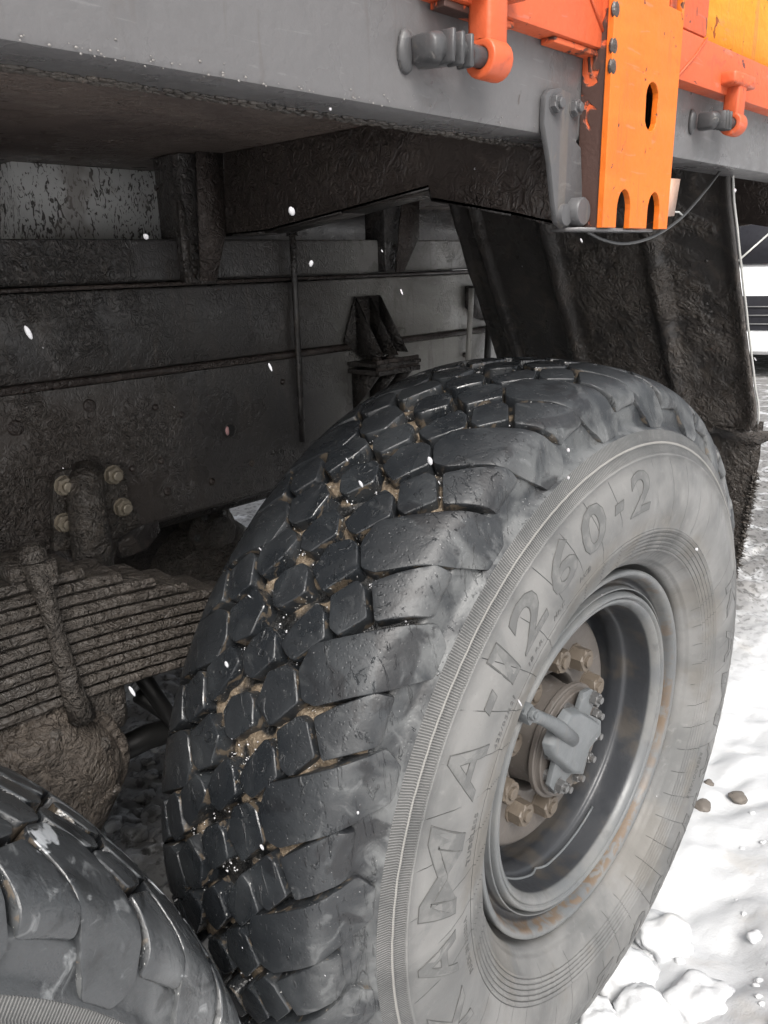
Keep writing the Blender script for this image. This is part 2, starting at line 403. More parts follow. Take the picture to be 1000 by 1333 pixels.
bm = bmesh.new()
xs = [-3.2+.045*i for i in range(33)]+[-1.7+.016*i for i in range(200)]+[1.55+.05*i for i in range(22)]; ys = [-1.0+.016*i for i in range(206)]+[2.35+.05*i for i in range(45)]
xs = [-120, -60, -25, -10, -6]+xs+[3.2, 5, 9, 20, 50, 120]; ys = [-120, -50, -20, -8, -4, -2.5]+ys+[5.2, 7, 10, 18, 40, 90, 200]
def edgef(x, y):
    f = max(0, -2.6-x, x-2.0, -.6-y, y-4.0); return max(0, 1-f/.6)
V = [[bm.verts.new((x, y, GZ+(gh(x, y)-GZ)*edgef(x, y))) for y in ys] for x in xs]
for i in range(len(xs)-1):
    for j in range(len(ys)-1): bm.faces.new((V[i][j], V[i+1][j], V[i+1][j+1], V[i][j+1]))
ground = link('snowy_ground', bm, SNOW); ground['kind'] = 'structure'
# loose clods of snow heaped by the tyre
bm = bmesh.new()
def clod(bm, c, r, seed, sub=3, sq=.7, rough=1):
    q = bmesh.ops.create_icosphere(bm, subdivisions=sub, radius=1)
    for v in q['verts']:
        k = 1+rough*(.32*noise.noise(v.co*1.1+Vector((seed, 0, 0)))+.16*noise.noise(v.co*2.6+Vector((0, seed, 0)))+.08*noise.noise(v.co*6+Vector((0, seed, 4)))+.05*noise.noise(v.co*15))
        v.co = Vector((v.co.x*r*k, v.co.y*r*k, v.co.z*r*k*sq))+Vector(c)
for i, (px, py, z, r) in enumerate([(805, 1245, -.53, .045), (870, 1200, -.52, .04), (780, 1315, -.53, .035), (930, 1290, -.50, .05), (845, 1300, -.52, .04)]):
    p = onz(px, py, z)
    p.x = max(p.x, .02); clod(bm, (p.x, p.y, p.z-r*.95), r*1.35, i*3.3, 4, .65)
for i in range(170):
    x, y = random.uniform(.03, .8), random.uniform(-.4, 2.0)
    r = random.uniform(.003, .012)*(1.6 if random.random() < .1 else 1); clod(bm, (x, y, gh(x, y)-r*.1), r, i, 3)
o = link('snow_clods', bm, SNOW, stuff=True); tag(o, 'loose clods of snow heaped beside the tyre on the right', 'snow', kind='stuff')
bm = bmesh.new()
for i in range(900):
    x, y = random.uniform(-2.2, -.35), random.uniform(-.7, 1.6)
    r = random.uniform(.006, .03); clod(bm, (x, y, gh(x, y)-r*.05), r*1.1, i, 2, .6, 2.4)
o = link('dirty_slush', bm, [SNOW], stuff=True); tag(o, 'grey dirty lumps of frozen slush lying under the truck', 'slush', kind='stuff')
for i, (px, py, r, lab) in enumerate([(915, 1040, .022, 'flat brown stone in the snow nearest to the tyre edge'), (925, 1003, .013, 'small brown stone in the snow just above the flat one by the tyre'), (962, 1030, .022, 'brown clod of earth in the snow furthest right of the tyre')]):
    p = onz(px, py, -.57); p.z = gh(p.x, p.y)+.004
    bm = bmesh.new(); clod(bm, p, r, i*7+2, 3, .5); tag(link('stone', bm, STONE), lab, 'stone', 'stones showing through the snow')

# ================================================================== THE TRUCK
truck = empty('cargo_truck', (-1.2, .2, GZ))
tag(truck, 'heavy off-road cargo truck with orange side boards and muddy black chassis', 'truck')
TI = Matrix.Translation((1.2, -.2, -GZ))
def part(name, bm, mat, parent=None, **k):
    """parts are modelled in world space; children keep their place"""
    o = link(name, bm, mat, **k)
    o.parent = parent or truck
    if parent is None: o.matrix_parent_inverse = TI
    return o

# ------------------------------------------------------------------ tyre
MID = -.155
MER = crv([(-.155, .592), (-.10, .590), (-.05, .584), (-.012, .571), (.010, .549), (.018, .527), (.023, .505)], 8)
MS = [0]
for a_, b_ in zip(MER, MER[1:]): MS.append(MS[-1]+(b_-a_).length)
SB = MS[-1]
def mer(s):
    """point and outward normal on the tyre's meridian at arc length s from the tread centre"""
    u = abs(s); i = 0
    while i < len(MS)-2 and MS[i+1] < u: i += 1
    f = (u-MS[i])/(MS[i+1]-MS[i]); p = MER[i].lerp(MER[i+1], f); t = (MER[i+1]-MER[i]).normalized()
    nx, nr = -t.y, t.x
    if s < 0: return 2*MID-p.x, p.y, -nx, nr
    return p.x, p.y, nx, nr
def tp(th, s, h):
    x, r, nx, nr = mer(s); x += nx*h; r += nr*h; a = math.radians(th)
    return Vector((x, -r*math.cos(a), r*math.sin(a)))
K = PI/180*.585
# blocks of one tread pitch: outline in (degrees, arc length), measured off the photographed tyre
PITCHB = {
 'a': [(49.6, .026), (51.6, .031), (55.0, .050), (54.5, .066), (52.0, .079), (48.6, .052), (48.7, .040)],
 'b': [(43.0, .022), (46.5, .025), (47.9, .046), (47.7, .060), (45.0, .079), (41.4, .050)],
 'c': [(41.3, .063), (43.9, .085), (43.5, .098), (40.7, .117), (37.8, .094), (38.2, .080)],
 'd': [(40.3, -.025), (42.0, -.019), (43.6, .003), (43.0, .015), (40.6, .027), (37.9, .002), (38.0, -.010)],
 'e': [(46.6, -.024), (48.8, -.018), (50.9, -.001), (50.3, .013), (48.0, .026), (45.0, .004), (45.0, -.012)],
}
LUG_A = [(45.3, .082), (47.9, .064), (50.9, .068), (53.9, .118), (57.0, .165), (58.6, .196), (56.8, .2195), (52.9, .2205), (50.7, .190), (48.2, .145), (45.3, .100)]
LUG_B = [(40.6, .127), (44.3, .103), (46.4, .126), (49.0, .158), (49.3, .182), (44.2, .190), (43.0, .165)]
def rounded(poly, rad, seg=4):
    P = [Vector((a*K, s)) for a, s in poly]; out = []
    n = len(P)
    for i in range(n):
        p, a, b = P[i], P[i-1], P[(i+1) % n]
        da, db = (a-p), (b-p); r1 = min(rad, da.length*.42); r2 = min(rad, db.length*.42)
        q0 = p+da.normalized()*r1; q2 = p+db.normalized()*r2
        for k in range(seg+1):
            t = k/seg; out.append(q0*(1-t)**2+p*2*t*(1-t)+q2*t*t)
    return out
def block_mesh(name, poly, kind=0, seed=0):
    out = rounded(poly, .0038 if kind == 0 else .0045)
    # keep long edges sampled
    o2 = []
    for i, p in enumerate(out):
        q = out[(i+1) % len(out)]; o2.append(p); m = int((q-p).length/.009)
        for k in range(1, m+1): o2.append(p.lerp(q, k/(m+1)))
    out = o2; c = sum(out, Vector((0, 0)))/len(out); bm = bmesh.new()
    def H(p):
        h = .0005*noise.noise(Vector((p.x*30, p.y*30, seed)))
        s = abs(p.y)
        if kind == 1:   # lug: proud, dished towards its rounded outer end
            t = min(1, max(0, (s-.13)/.05)); h += .003*t
            d = ((s-.188)/.026)**2; h -= .0100*math.exp(-d); e2 = max(0, (s-.208)/.014); h -= .004*e2
        if kind == 2:   # step down to a low buttress
            t = min(1, max(0, (s-.166)/.02)); h -= .009*t*t
        return h
    spec = [(-.024, 1.06), (-.010, 1.02), (-.0014, 1.0), (-.0003, .985), (0, .965), (0, .78), (0, .58), (0, .36), (0, .15)]
    rings = []
    for k, (dz, sc) in enumerate(spec):
        ring = []
        for p in out:
            dd = p-c
            if k < 4:
                L = dd.length; off = {0: .0030, 1: .0012, 2: .0004, 3: -.0004}[k]; q = p+dd.normalized()*off
            else: q = c+dd*sc
            q.y = max(-SB, min(SB, q.y))
            j = .0004*noise.noise(Vector((q.x*150, q.y*150, seed+k)))
            ring.append(bm.verts.new(tp(q.x/K, q.y, H(q)+dz+j)))
        rings.append(ring)
    n = len(out)
    for k in range(len(rings)-1):
        for i in range(n):
            f = bm.faces.new((rings[k][i], rings[k][(i+1) % n], rings[k+1][(i+1) % n], rings[k+1][i])); f.material_index = 1 if k < 2 else 0
    cv = bm.verts.new(tp(c.x/K, c.y, H(c)))
    for i in range(n): bm.faces.new((rings[-1][i], rings[-1][(i+1) % n], cv))
    bmesh.ops.recalc_face_normals(bm, faces=bm.faces[:])
    # face outwards
    f = max(bm.faces, key=lambda f: f.calc_center_median().yz.length)
    if f.normal.yz.dot(f.calc_center_median().yz) < 0: bmesh.ops.reverse_faces(bm, faces=bm.faces[:])
    me = bpy.data.meshes.new(name); bm.to_mesh(me); bm.free(); me.materials.append(RUB); me.materials.append(RUBS)
    for p in me.polygons: p.use_smooth = True
    me.set_sharp_from_angle(angle=math.radians(28))
    return me
BL = []
polys = []
for v in range(2):      # two slightly different castings of each block
    row = []
    for k, poly in PITCHB.items():
        jp = [(a+random.uniform(-.12, .12)*v, s+random.uniform(-.0012, .0012)*v) for a, s in poly]
        row.append(('tread_block', block_mesh('tread_block', jp, 0, v*5+ord(k)), poly))
        if k in 'abc':
            mp = [(95.5-a, -s) for a, s in jp][::-1]
            row.append(('tread_block', block_mesh('tread_block', mp, 0, v*5+ord(k)+9), mp))
    for nm, poly, kd in (('shoulder_lug', LUG_A, 1), ('shoulder_block', LUG_B, 2)):
        row.append((nm, block_mesh(nm, poly, kd, 3+v), poly))
        mp = [(95.5-a, -s) for a, s in poly][::-1]
        row.append((nm, block_mesh(nm, mp, kd, 8+v), mp))
    BL.append(row)
# groove floor of the tread
def inpoly(p, poly):
    c = False; n = len(poly)
    for i in range(n):
        (x1, y1), (x2, y2) = poly[i], poly[(i+1) % n]
        if (y1 > p[1]) != (y2 > p[1]) and p[0] < (x2-x1)*(p[1]-y1)/(y2-y1)+x1: c = not c
    return c
ALLP = [r[2] for r in BL[0]]
def ingroove(th, s):
    for k in range(-2, 3):
        for poly in ALLP:
            if inpoly((th % 15+30+15*k, s), poly): return False
    return True
def dirt(th, s):
    a = math.radians(th); v = Vector((s*9, math.cos(a)*5, math.sin(a)*5))
    d = .34+.9*noise.noise(v*1.6)+1.1*noise.noise(v*5.3)
    return max(0, min(1, d-max(0, abs(s)-.09)*7))
def tyre_mesh():
    bm = bmesh.new(); lay = bm.verts.layers.float.new('dirt')
    NT = 720; ss = [-SB+2*SB*i/64 for i in range(65)]; rings = []
    for s in ss:
        ring = []
        for k in range(NT):
            th = 360*k/NT; d = dirt(th, s); a = math.radians(th)
            dep = -.023+.009*d+.0025*noise.noise(Vector((s*80, math.cos(a)*47, math.sin(a)*47)))
            u = min(1, max(0, (abs(s)-.163)/.022)); u = u*u*(3-2*u); dep = dep*(1-u)-.0115*u
            if abs(s) > SB-.009: dep *= (SB-abs(s))/.009
            v = bm.verts.new(tp(th, s, dep)); v[lay] = d; ring.append(v)
        rings.append(ring)
    for A, B in zip(rings, rings[1:]):
        for k in range(NT):
            f = bm.faces.new((A[k], A[(k+1) % NT], B[(k+1) % NT], B[k])); f.material_index = 2 if abs(ss[rings.index(A)]) > .168 else 0
    # sidewalls: fine moulded rings
    out = [(.0240, .5015), (.0275, .4905), (.0300, .4895), (.0310, .4865), (.0295, .4845), (.0345, .4740), (.0375, .4728), (.0380, .4705), (.0358, .4685), (.0410, .452), (.0465, .430), (.0485, .408), (.0470, .385), (.0435, .368)]
    r = .364
    while r > .327:
        x = .0455-(.368-r)*.34; out += [(x-.0010, r), (x+.0012, r-.0022), (x-.0010, r-.0034)]; r -= .0066
    out += [(.026, .322), (.018, .313), (.0165, .3105), (.0135, .3095), (.0105, .306), (.0055, .3015), (-.002, .300), (-.012, .3005), (-.02, .300), (-.04, .284)]
    prof = out; rr = []
    for sgn in (1, -1):
        prev = rings[-1] if sgn == 1 else rings[0]
        for i, (x, r) in enumerate(prof):
            X = x if sgn == 1 else 2*MID-x
            ring = [bm.verts.new((X+.0006*noise.noise(Vector((r*30, k*.3, 1))), -r*math.cos(2*PI*k/NT), r*math.sin(2*PI*k/NT))) for k in range(NT)]
            for k in range(NT):
                f = bm.faces.new((prev[k], prev[(k+1) % NT], ring[(k+1) % NT], ring[k])) if sgn == 1 else bm.faces.new((ring[k], ring[(k+1) % NT], prev[(k+1) % NT], prev[k]))
                f.material_index = 1
            prev = ring
    bmesh.ops.recalc_face_normals(bm, faces=bm.faces[:])
    me = bpy.data.meshes.new('tyre'); bm.to_mesh(me); bm.free(); me.materials.append(GRV); me.materials.append(SIDE); me.materials.append(RUB)
    for p in me.polygons: p.use_smooth = True
    return me
TYRE = tyre_mesh()
# lettering
def sidex(r):
    P = [(.505, .023), (.4675, .0365), (.452, .0410), (.430, .0465), (.408, .0485), (.385, .0470), (.368, .0435), (.325, .028)]
    for (r1, x1), (r2, x2) in zip(P, P[1:]):
        if r1 >= r >= r2: return x1+(x2-x1)*(r1-r)/(r1-r2)
    return .03
def text_mesh(txt, size, ex, th0, r0, shear=0, wide=1, spacing=1, lift=.0, flip=False, bev=.0005):
    """moulded text bent round the sidewall: baseline radius r0, starting at angle th0, letters upright outwards"""
    cu = bpy.data.curves.new('lettering', 'FONT'); cu.body = txt; cu.size = size; cu.extrude = ex; cu.space_character = spacing
    cu.bevel_depth = bev; cu.bevel_resolution = 1; cu.resolution_u = 4; cu.shear = shear
    o = bpy.data.objects.new('lettering', cu); C.objects.link(o); dg = bpy.context.evaluated_depsgraph_get(); dg.update()
    me = bpy.data.meshes.new_from_object(o.evaluated_get(dg)); bpy.data.objects.remove(o)
    bm = bmesh.new(); bm.from_mesh(me)
    long = [e_ for e_ in bm.edges if abs(e_.verts[0].co.x-e_.verts[1].co.x) > .012]
    if long: bmesh.ops.subdivide_edges(bm, edges=long, cuts=3)
    for v in bm.verts:
        r = r0+v.co.y; a = math.radians(th0)+v.co.x*wide/(r0+size*.35)
        v.co = Vector((sidex(r)+v.co.z+lift, -r*math.cos(a), r*math.sin(a)))
    bm.to_mesh(me); bm.free(); me.materials.clear(); me.materials.append(LINE); return me
def addtext(par, txt, size, th0, r0, ex=.0006, **k):
    me = text_mesh(txt, size, ex, th0, r0, **k); o = bpy.data.objects.new('lettering', me); C.objects.link(o); o.parent = par; return o
LINE = flat('letter_edge_line', (.062, .062, .060), .6)
def glyph(par, ch, t0, t1, r0=.402, r1=.459):
    """one moulded letter fitted between two angles and two radii: a thin plate with a raised rim"""
    for kind in ('fill', 'rim'):
        cu = bpy.data.curves.new('lettering', 'FONT'); cu.body = ch; cu.size = .08; cu.offset = .0016; cu.resolution_u = 3
        if kind == 'fill': cu.extrude = .0004
        o = bpy.data.objects.new('lettering', cu); C.objects.link(o)
        if kind == 'rim': cu.fill_mode = 'NONE'; cu.bevel_depth = .0006; cu.bevel_resolution = 1
        dg = bpy.context.evaluated_depsgraph_get(); dg.update()
        me = bpy.data.meshes.new_from_object(o.evaluated_get(dg)); bpy.data.objects.remove(o)
        bm = bmesh.new(); bm.from_mesh(me)
        long = [e_ for e_ in bm.edges if e_.calc_length() > .01]
        if long: bmesh.ops.subdivide_edges(bm, edges=long, cuts=4)
        X = [v.co.x for v in bm.verts]; Y = [v.co.y for v in bm.verts]
        if kind == 'fill': box_ = (min(X), max(X), 0 if ch != '-' else -.012, .0585)
        x0_, x1_, y0_, y1_ = box_; rr1 = r1
        if ch == '-': y0_, y1_, = min(Y) if kind == 'fill' else y0_, max(Y) if kind == 'fill' else y1_; box_ = (x0_, x1_, y0_, y1_)
        ra, rb = (r0, r1) if ch != '-' else (.421, .433)
        for v in bm.verts:
            fy = (v.co.y-y0_)/(y1_-y0_); fx_ = (v.co.x-x0_)/(x1_-x0_)
            r = ra+(rb-ra)*fy; a = math.radians(t0+(t1-t0)*(fx_*.86+.14*fy))
            v.co = Vector((sidex(r)+v.co.z+.0004, -r*math.cos(a), r*math.sin(a)))
        bm.to_mesh(me); bm.free(); me.materials.clear(); me.materials.append(LET if kind == 'fill' else LINE)
        o = bpy.data.objects.new('lettering' if kind == 'fill' else 'letter_edge', me); C.objects.link(o); o.parent = par
LETTERS = [(ch, a_+off, b_+off) for off in (0, 180) for ch, a_, b_ in zip('KAMA-1260-2', (-25, -10.5, 2.5, 22.5, 36.2, 42.3, 47.5, 58.6, 68.8, 80, 85.8), (-13.5, .5, 19.5, 33.5, 39.8, 45.8, 57, 67.6, 77.6, 83.4, 94.5))]
SMALL = [('425/85R21', .014, 31, .376), ('18 P.R.', .013, 46.5, .376), ('HKC', .013, 56.6, .376), ('HCB', .013, 66.5, .376), ('TUBELESS', .014, 10, .376), ('MADE IN RUSSIA', .012, -16, .374), ('REGROOVABLE', .012, 205, .376)]
def make_tyre(center, ths, letters=True):
    t = bpy.data.objects.new('tyre', TYRE); C.objects.link(t); t.parent = truck
    t.location = Vector(center)-truck.location
    rest = bmesh.new()
    for k in range(24):
        th = 15*k; row = BL[k % 2]
        for nm, me, poly in row:
            mid = (sum(a for a, s in poly)/len(poly)+th) % 360
            lo, hi = ths
            if (mid-lo) % 360 < (hi-lo):
                o = bpy.data.objects.new(nm, me); C.objects.link(o); o.parent = t
                o.rotation_euler = (-math.radians(th), 0, 0)
            else:
                n0 = len(rest.verts); rest.from_mesh(me); rest.verts.ensure_lookup_table()
                R = Matrix.Rotation(-math.radians(th), 3, 'X')
                for v in rest.verts[n0:]: v.co = R@v.co
    me = bpy.data.meshes.new('hidden_tread'); rest.to_mesh(me); rest.free(); me.materials.append(RUB); me.materials.append(RUBS)
    for p in me.polygons: p.use_smooth = True
    o = bpy.data.objects.new('tread_remainder', me); C.objects.link(o); o.parent = t; o['kind'] = 'stuff'
    if letters:
        for L_ in LETTERS: glyph(t, *L_)
        for tx, size, th, r0 in SMALL: addtext(t, tx, size, th, r0, ex=.0003, shear=.1, spacing=1.1, bev=.0001)
    return t
tyre1 = make_tyre((0, 0, 0), (-58, 172))
W2 = Vector((-.03, -1.20, -.12))
tyre2 = make_tyre(W2, (70, 190), False)
for o in [tyre2]+list(tyre2.children):      # the nearer tyre carries a pale film of road salt
    sl = o.material_slots[2 if o == tyre2 else 0]; sl.link = 'OBJECT'; sl.material = SALT
# grit and ice grains caught in the grooves
def grains(par, n, t0, t1):
    bm = bmesh.new(); c = 0
    while c < n:
        th, s = random.uniform(t0, t1), random.uniform(-.2, .17)
        if noise.noise(Vector((s*14, th*.16, 5))) < random.uniform(-.15, .35) or not ingroove(th, s): c += .2; continue
        for q in range(random.randint(1, 4)):
            h = -.020+.009*dirt(th, s)+random.uniform(0, .004); p = tp(th+random.uniform(-.35, .35), s+random.uniform(-.004, .004), h)
            r = random.uniform(.0004, .0013); k = bmesh.ops.create_icosphere(bm, subdivisions=1, radius=r)
            for v in k['verts']: v.co = v.co*random.uniform(.7, 1.3)+p
        c += 1
    o = link('ice_grain', bm, FLAKE, parent=par, stuff=True)
grains(tyre1, 800, -40, 125)
grains(tyre2, 300, 80, 170)

# ------------------------------------------------------------------ wheel rim, disc, hub
rimprof = crv([(-.04, .284), (-.02, .2885), (.000, .2915), (.0045, .289), (.0035, .284), (-.003, .279), (-.016, .2750), (-.0225, .2690), (-.0225, .2640), (-.014, .2615), (-.006, .2605)], 3) \
    + crv([(-.005, .2590), (-.0125, .2578), (-.0180, .2565), (-.012, .2548), (-.0035, .2525), (-.0005, .2490), (-.003, .2455)], 3) \
    + crv([(-.0065, .2445), (-.004, .2425), (-.0045, .239), (-.010, .2335), (-.020, .2300), (-.045, .2285), (-.060, .2265), (-.066, .222), (-.085, .2205), (-.100, .2235), (-.118, .2235), (-.128, .2175), (-.16, .216), (-.20, .22), (-.26, .25), (-.30, .285)], 4)
bm = bmesh.new(); revolve(bm, rimprof, 160)
RIMME = None
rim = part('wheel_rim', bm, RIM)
# bright split edge of the lock ring
bm = bmesh.new(); ang = [-120+3*i for i in range(28)]
tube(bm, [(-.050-.007*max(0, 1-abs(i-15)/1.5), -.2262*math.cos(math.radians(a_)), .2262*math.sin(math.radians(a_))) for i, a_ in enumerate(ang)], .0022, 6)
part('ring_seam', bm, GREYP, rim)
bm = bmesh.new(); revolve(bm, crv([(-.165, .216), (-.140, .210), (-.108, .203), (-.092, .193), (-.088, .182), (-.0870, .150), (-.0870, .108), (-.089, .100), (-.104, .097), (-.16, .095)], 4), 128)
disc = part('wheel_disc', bm, DISC)
for k in range(10):
    a_ = math.radians(165.4+36*k+random.uniform(-.6, .6)); bm = bmesh.new()
    hexnut(bm, (-.087, -.131*math.cos(a_), .131*math.sin(a_)), (1, 0, 0), .0205, .027, .5, .16, random.uniform(0, 1))
    part('wheel_nut', bm, NUT, disc, smooth=False)
bm = bmesh.new(); revolve(bm, crv([(-.16, .093), (-.13, .092), (-.105, .088), (-.085, .084), (-.066, .0835), (-.0555, .082)], 3)+[Vector((-.0555, .093)), Vector((-.054, .0945)), Vector((-.0475, .0945)), Vector((-.046, .093)), Vector((-.046, .089)), Vector((-.044, .088)), Vector((-.0385, .088)), Vector((-.037, .0865)), Vector((-.037, .058)), Vector((-.033, .054)), Vector((-.033, 0))], 96)
hub = part('wheel_hub', bm, HUB, sharp=40)
for k in range(12):
    a_ = math.radians(15+30*k); bm = bmesh.new()
    hexnut(bm, (-.037, -.0735*math.cos(a_), .0735*math.sin(a_)), (1, 0, 0), .0092, .0095, .62, .75, k)
    part('hub_bolt', bm, STUD, hub, smooth=False)
# tyre-inflation cover: a cast plate with two ears and an elbow arm towards the rim
def P3(px, py, x): return onx(px, py, x)
bm = bmesh.new()
for ear in ([(752, 930), (761, 902), (770, 897), (778, 901), (774.5, 913), (769, 929), (765, 940)], [(722, 975), (724, 990), (716, 1024), (723, 1032), (733, 1029), (738, 1015), (748, 1004), (745, 985)], [(724, 954), (736, 938), (757, 925), (783, 938), (783, 956), (768, 975), (760, 1008), (742, 1008), (718, 985)]):
    prism(bm, [P3(x_, y_, -.020) for x_, y_ in ear], (-.009 if len(ear) != 9 else -.0095, 0, 0))
bevel(bm, .002, 2, 40); cover = part('hub_cover_plate', bm, GREYP, sharp=50)
bm = bmesh.new(); face = [(736, 946), (746, 931), (758, 929), (782, 943), (781, 954), (768, 969), (758, 1007), (748, 1007), (724, 985), (721, 972), (727, 957)]
fc = [P3(x_, y_, -.004) for x_, y_ in face]; cc = sum(fc, Vector())/len(fc); prevr = None
for sc, hx in ((1.10, -.020), (1.06, -.012), (1.0, -.006), (.95, -.0038), (.86, -.0030), (.5, -.002)):
    ringv = [bm.verts.new((hx, (cc+(p-cc)*sc).y, (cc+(p-cc)*sc).z)) for p in fc]
    if prevr:
        for i in range(len(fc)): bm.faces.new((prevr[i], prevr[(i+1) % len(fc)], ringv[(i+1) % len(fc)], ringv[i]))
    prevr = ringv
bm.faces.new(prevr); bmesh.ops.recalc_face_normals(bm, faces=bm.faces[:]); bevel(bm, .002, 2, 35)
part('cover_dome', bm, GREYP, cover, sharp=40)
bm = bmesh.new(); tube(bm, [P3(690, 930, .010), P3(700, 933, .008), P3(715, 940, .004), P3(727, 947, .000), P3(744, 962, -.008)], [.0100, .0090, .0100, .0115, .012], 16)
part('inflation_arm', bm, GREYP, cover)
bm = bmesh.new(); pe = P3(685, 928, .008); box(bm, pe, (.018, .020, .027), Matrix.Rotation(.5, 3, 'X')); bevel(bm, .004, 2)
hexnut(bm, P3(692, 929, .018), (1, 0, 0), .008, .006, .55, .5)
part('arm_fitting', bm, GREYP, cover, sharp=45)
bm = bmesh.new(); tube(bm, [P3(672, 914, .02), P3(676, 919, .018), P3(681, 925, .014)], .0022, 6); part('valve_stem', bm, GREYP, cover)
for px, py in ((772, 908), (727, 1022)):
    bm = bmesh.new(); hexnut(bm, P3(px, py, -.020), (1, 0, 0), .0105, .011, .55, .5, .3); part('cover_nut', bm, STUD, cover, smooth=False)

# brake drum behind the disc + axle stub so the inside is never empty
bm = bmesh.new(); revolve(bm, [(-.16, .0), (-.16, .19), (-.34, .19), (-.34, .0)], 64); part('brake_drum', bm, GRIME)
bm = bmesh.new(); revolve(bm, [(-.34, .0), (-.34, .07), (-.9, .085), (-1.0, .16), (-1.2, .19), (-1.4, .16), (-1.5, .085), (-2.06, .07), (-2.06, 0)], 32); wobble(bm, .004, 18); part('axle_housing', bm, MUD)
bm = bmesh.new(); revolve(bm, [(-.05, .0), (-.05, .19), (-.34, .19), (-.9, .085), (-1.2, .19), (-1.5, .085), (-2.06, .19), (-2.3, .19), (-2.3, 0)], 32, W2); part('axle_housing', bm, MUD)
for c in ((-2.09, 0, 0), (-2.09, -1.2, -.05)):
    t = bpy.data.objects.new('far_tyre', TYRE); C.objects.link(t); t.parent = truck; t.location = Vector(c)-truck.location
    bm = bmesh.new()
    for k in range(24):
        for nm, me, poly in BL[0]:
            n0 = len(bm.verts); bm.from_mesh(me); bm.verts.ensure_lookup_table(); Rm = Matrix.Rotation(-math.radians(15*k), 3, 'X')
            for v in bm.verts[n0:]: v.co = Rm@v.co
    if 'FARM' not in globals():
        FARM = bpy.data.meshes.new('far_tread'); bm.to_mesh(FARM); FARM.materials.append(RUB); FARM.materials.append(RUBS)
    bm.free(); o = bpy.data.objects.new('far_tread', FARM); C.objects.link(o); o.parent = t; o['kind'] = 'stuff'
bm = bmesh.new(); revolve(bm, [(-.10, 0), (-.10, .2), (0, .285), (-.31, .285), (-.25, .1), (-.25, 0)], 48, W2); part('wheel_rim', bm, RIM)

# ------------------------------------------------------------------ chassis frame
FX = -.72
Y0, Y1 = -2.6, 1.5
def zl(px, py): return onx(px, py, FX).z
# main rail: web with rolled edges
bm = bmesh.new()
secs = [(.045, 0), (0, 0), (0, -.19), (-.004, -.262), (-.02, -.268), (-.09, -.268), (-.09, -.262), (-.012, -.256), (-.008, -.19), (-.008, -.008), (-.09, -.008), (-.09, 0)]
webtop = zl(200, 490)
prof = [(FX, webtop), (FX, .305), (FX-.004, .297), (FX-.012, .293), (FX-.09, .293), (FX-.09, .301), (FX-.008, .301), (FX-.008, webtop-.008), (FX-.09, webtop-.008), (FX-.09, webtop)]
prism(bm, [Vector((x_, Y0, z_)) for x_, z_ in prof], (0, Y1-Y0, 0)); bevel(bm, .003, 2, 60)
rail = part('frame_rail', bm, RAIL, sharp=40); 
bm = bmesh.new()   # rolled bead between rail and subframe
bbox(bm, (FX-.02, Y0, webtop+.001), (FX+.007, Y1, webtop+.013)); bevel(bm, .004, 2); part('rail_bead', bm, GRIME2, rail)
bm = bmesh.new(); zb = zl(0, 380); zt = zl(0, 310)
bbox(bm, (FX-.09, Y0, webtop+.0135), (FX-.003, Y1, zb-.004)); bevel(bm, .004, 2); sub1 = part('subframe_beam', bm, RAIL)
bm = bmesh.new(); bbox(bm, (FX-.1, Y0, zb-.002), (FX+.004, Y1, zb+.004)); part('packing_strip', bm, GRIME2, sub1)
bm = bmesh.new(); bbox(bm, (FX-.11, Y0, zb+.006), (FX-.012, Y1, zt)); bevel(bm, .005, 3); sub2 = part('subframe_channel', bm, RAIL)
# far rail and cross members keep the underside closed and dark
bm = bmesh.new(); bbox(bm, (-1.56, Y0, .29), (-1.48, Y1, .78)); bevel(bm, .005); part('frame_rail', bm, GRIME)
for y_ in (-1.7, -.62, .1, 1.0):
    bm = bmesh.new(); bbox(bm, (-1.48, y_-.05, .36), (FX-.09, y_+.05, .52)); bevel(bm, .006); part('cross_member', bm, GRIME)
# holes and rivets of the rail
def disc_at(bm, c, r, h, n=16, dome=0):
    q = [(0, r), (h*.6, r*.96), (h, r*.75), (h+dome, 0)]
    revolve(bm, q, n, c)
for px, py, r in [(20, 557, .0125), (116, 528, .011), (202, 530, .006), (236, 540, .006), (172, 610, .006), (210, 600, .006), (276, 627, .007), (328, 603, .007), (218, 640, .008), (368, 497, .006), (505, 473, .009), (608, 463, .009), (604, 462, .006)]:
    bm = bmesh.new(); disc_at(bm, onx(px, py, FX), r, .004, 14, .002); part('rivet', bm, GRIME2, rail)
# oval hole, not cut: collar, black disc as its shade, pale plate as daylight
ph = onx(299, 560, FX+.001); bm = bmesh.new()
revolve(bm, [(0, .0145), (.003, .0140), (.003, .0118), (0, .0112)], 20, ph); part('hole_collar', bm, GRIME, rail)
bm = bmesh.new(); revolve(bm, [(.0012, .0112), (.0012, 0)], 20, ph); part('hole_shade_disc', bm, BLACK, rail)
bm = bmesh.new(); pp = onx(295.5, 561, FX+.0030)
prism(bm, [pp+Vector((0, math.cos(t_)*.0048, .0048*math.sin(t_)+(.004 if math.sin(t_) > 0 else -.004))) for t_ in [2*PI*k/18 for k in range(18)]], (-.001, 0, 0)); part('daylight_plate', bm, flat('pink_daylight', (.75, .42, .42), .5), rail)
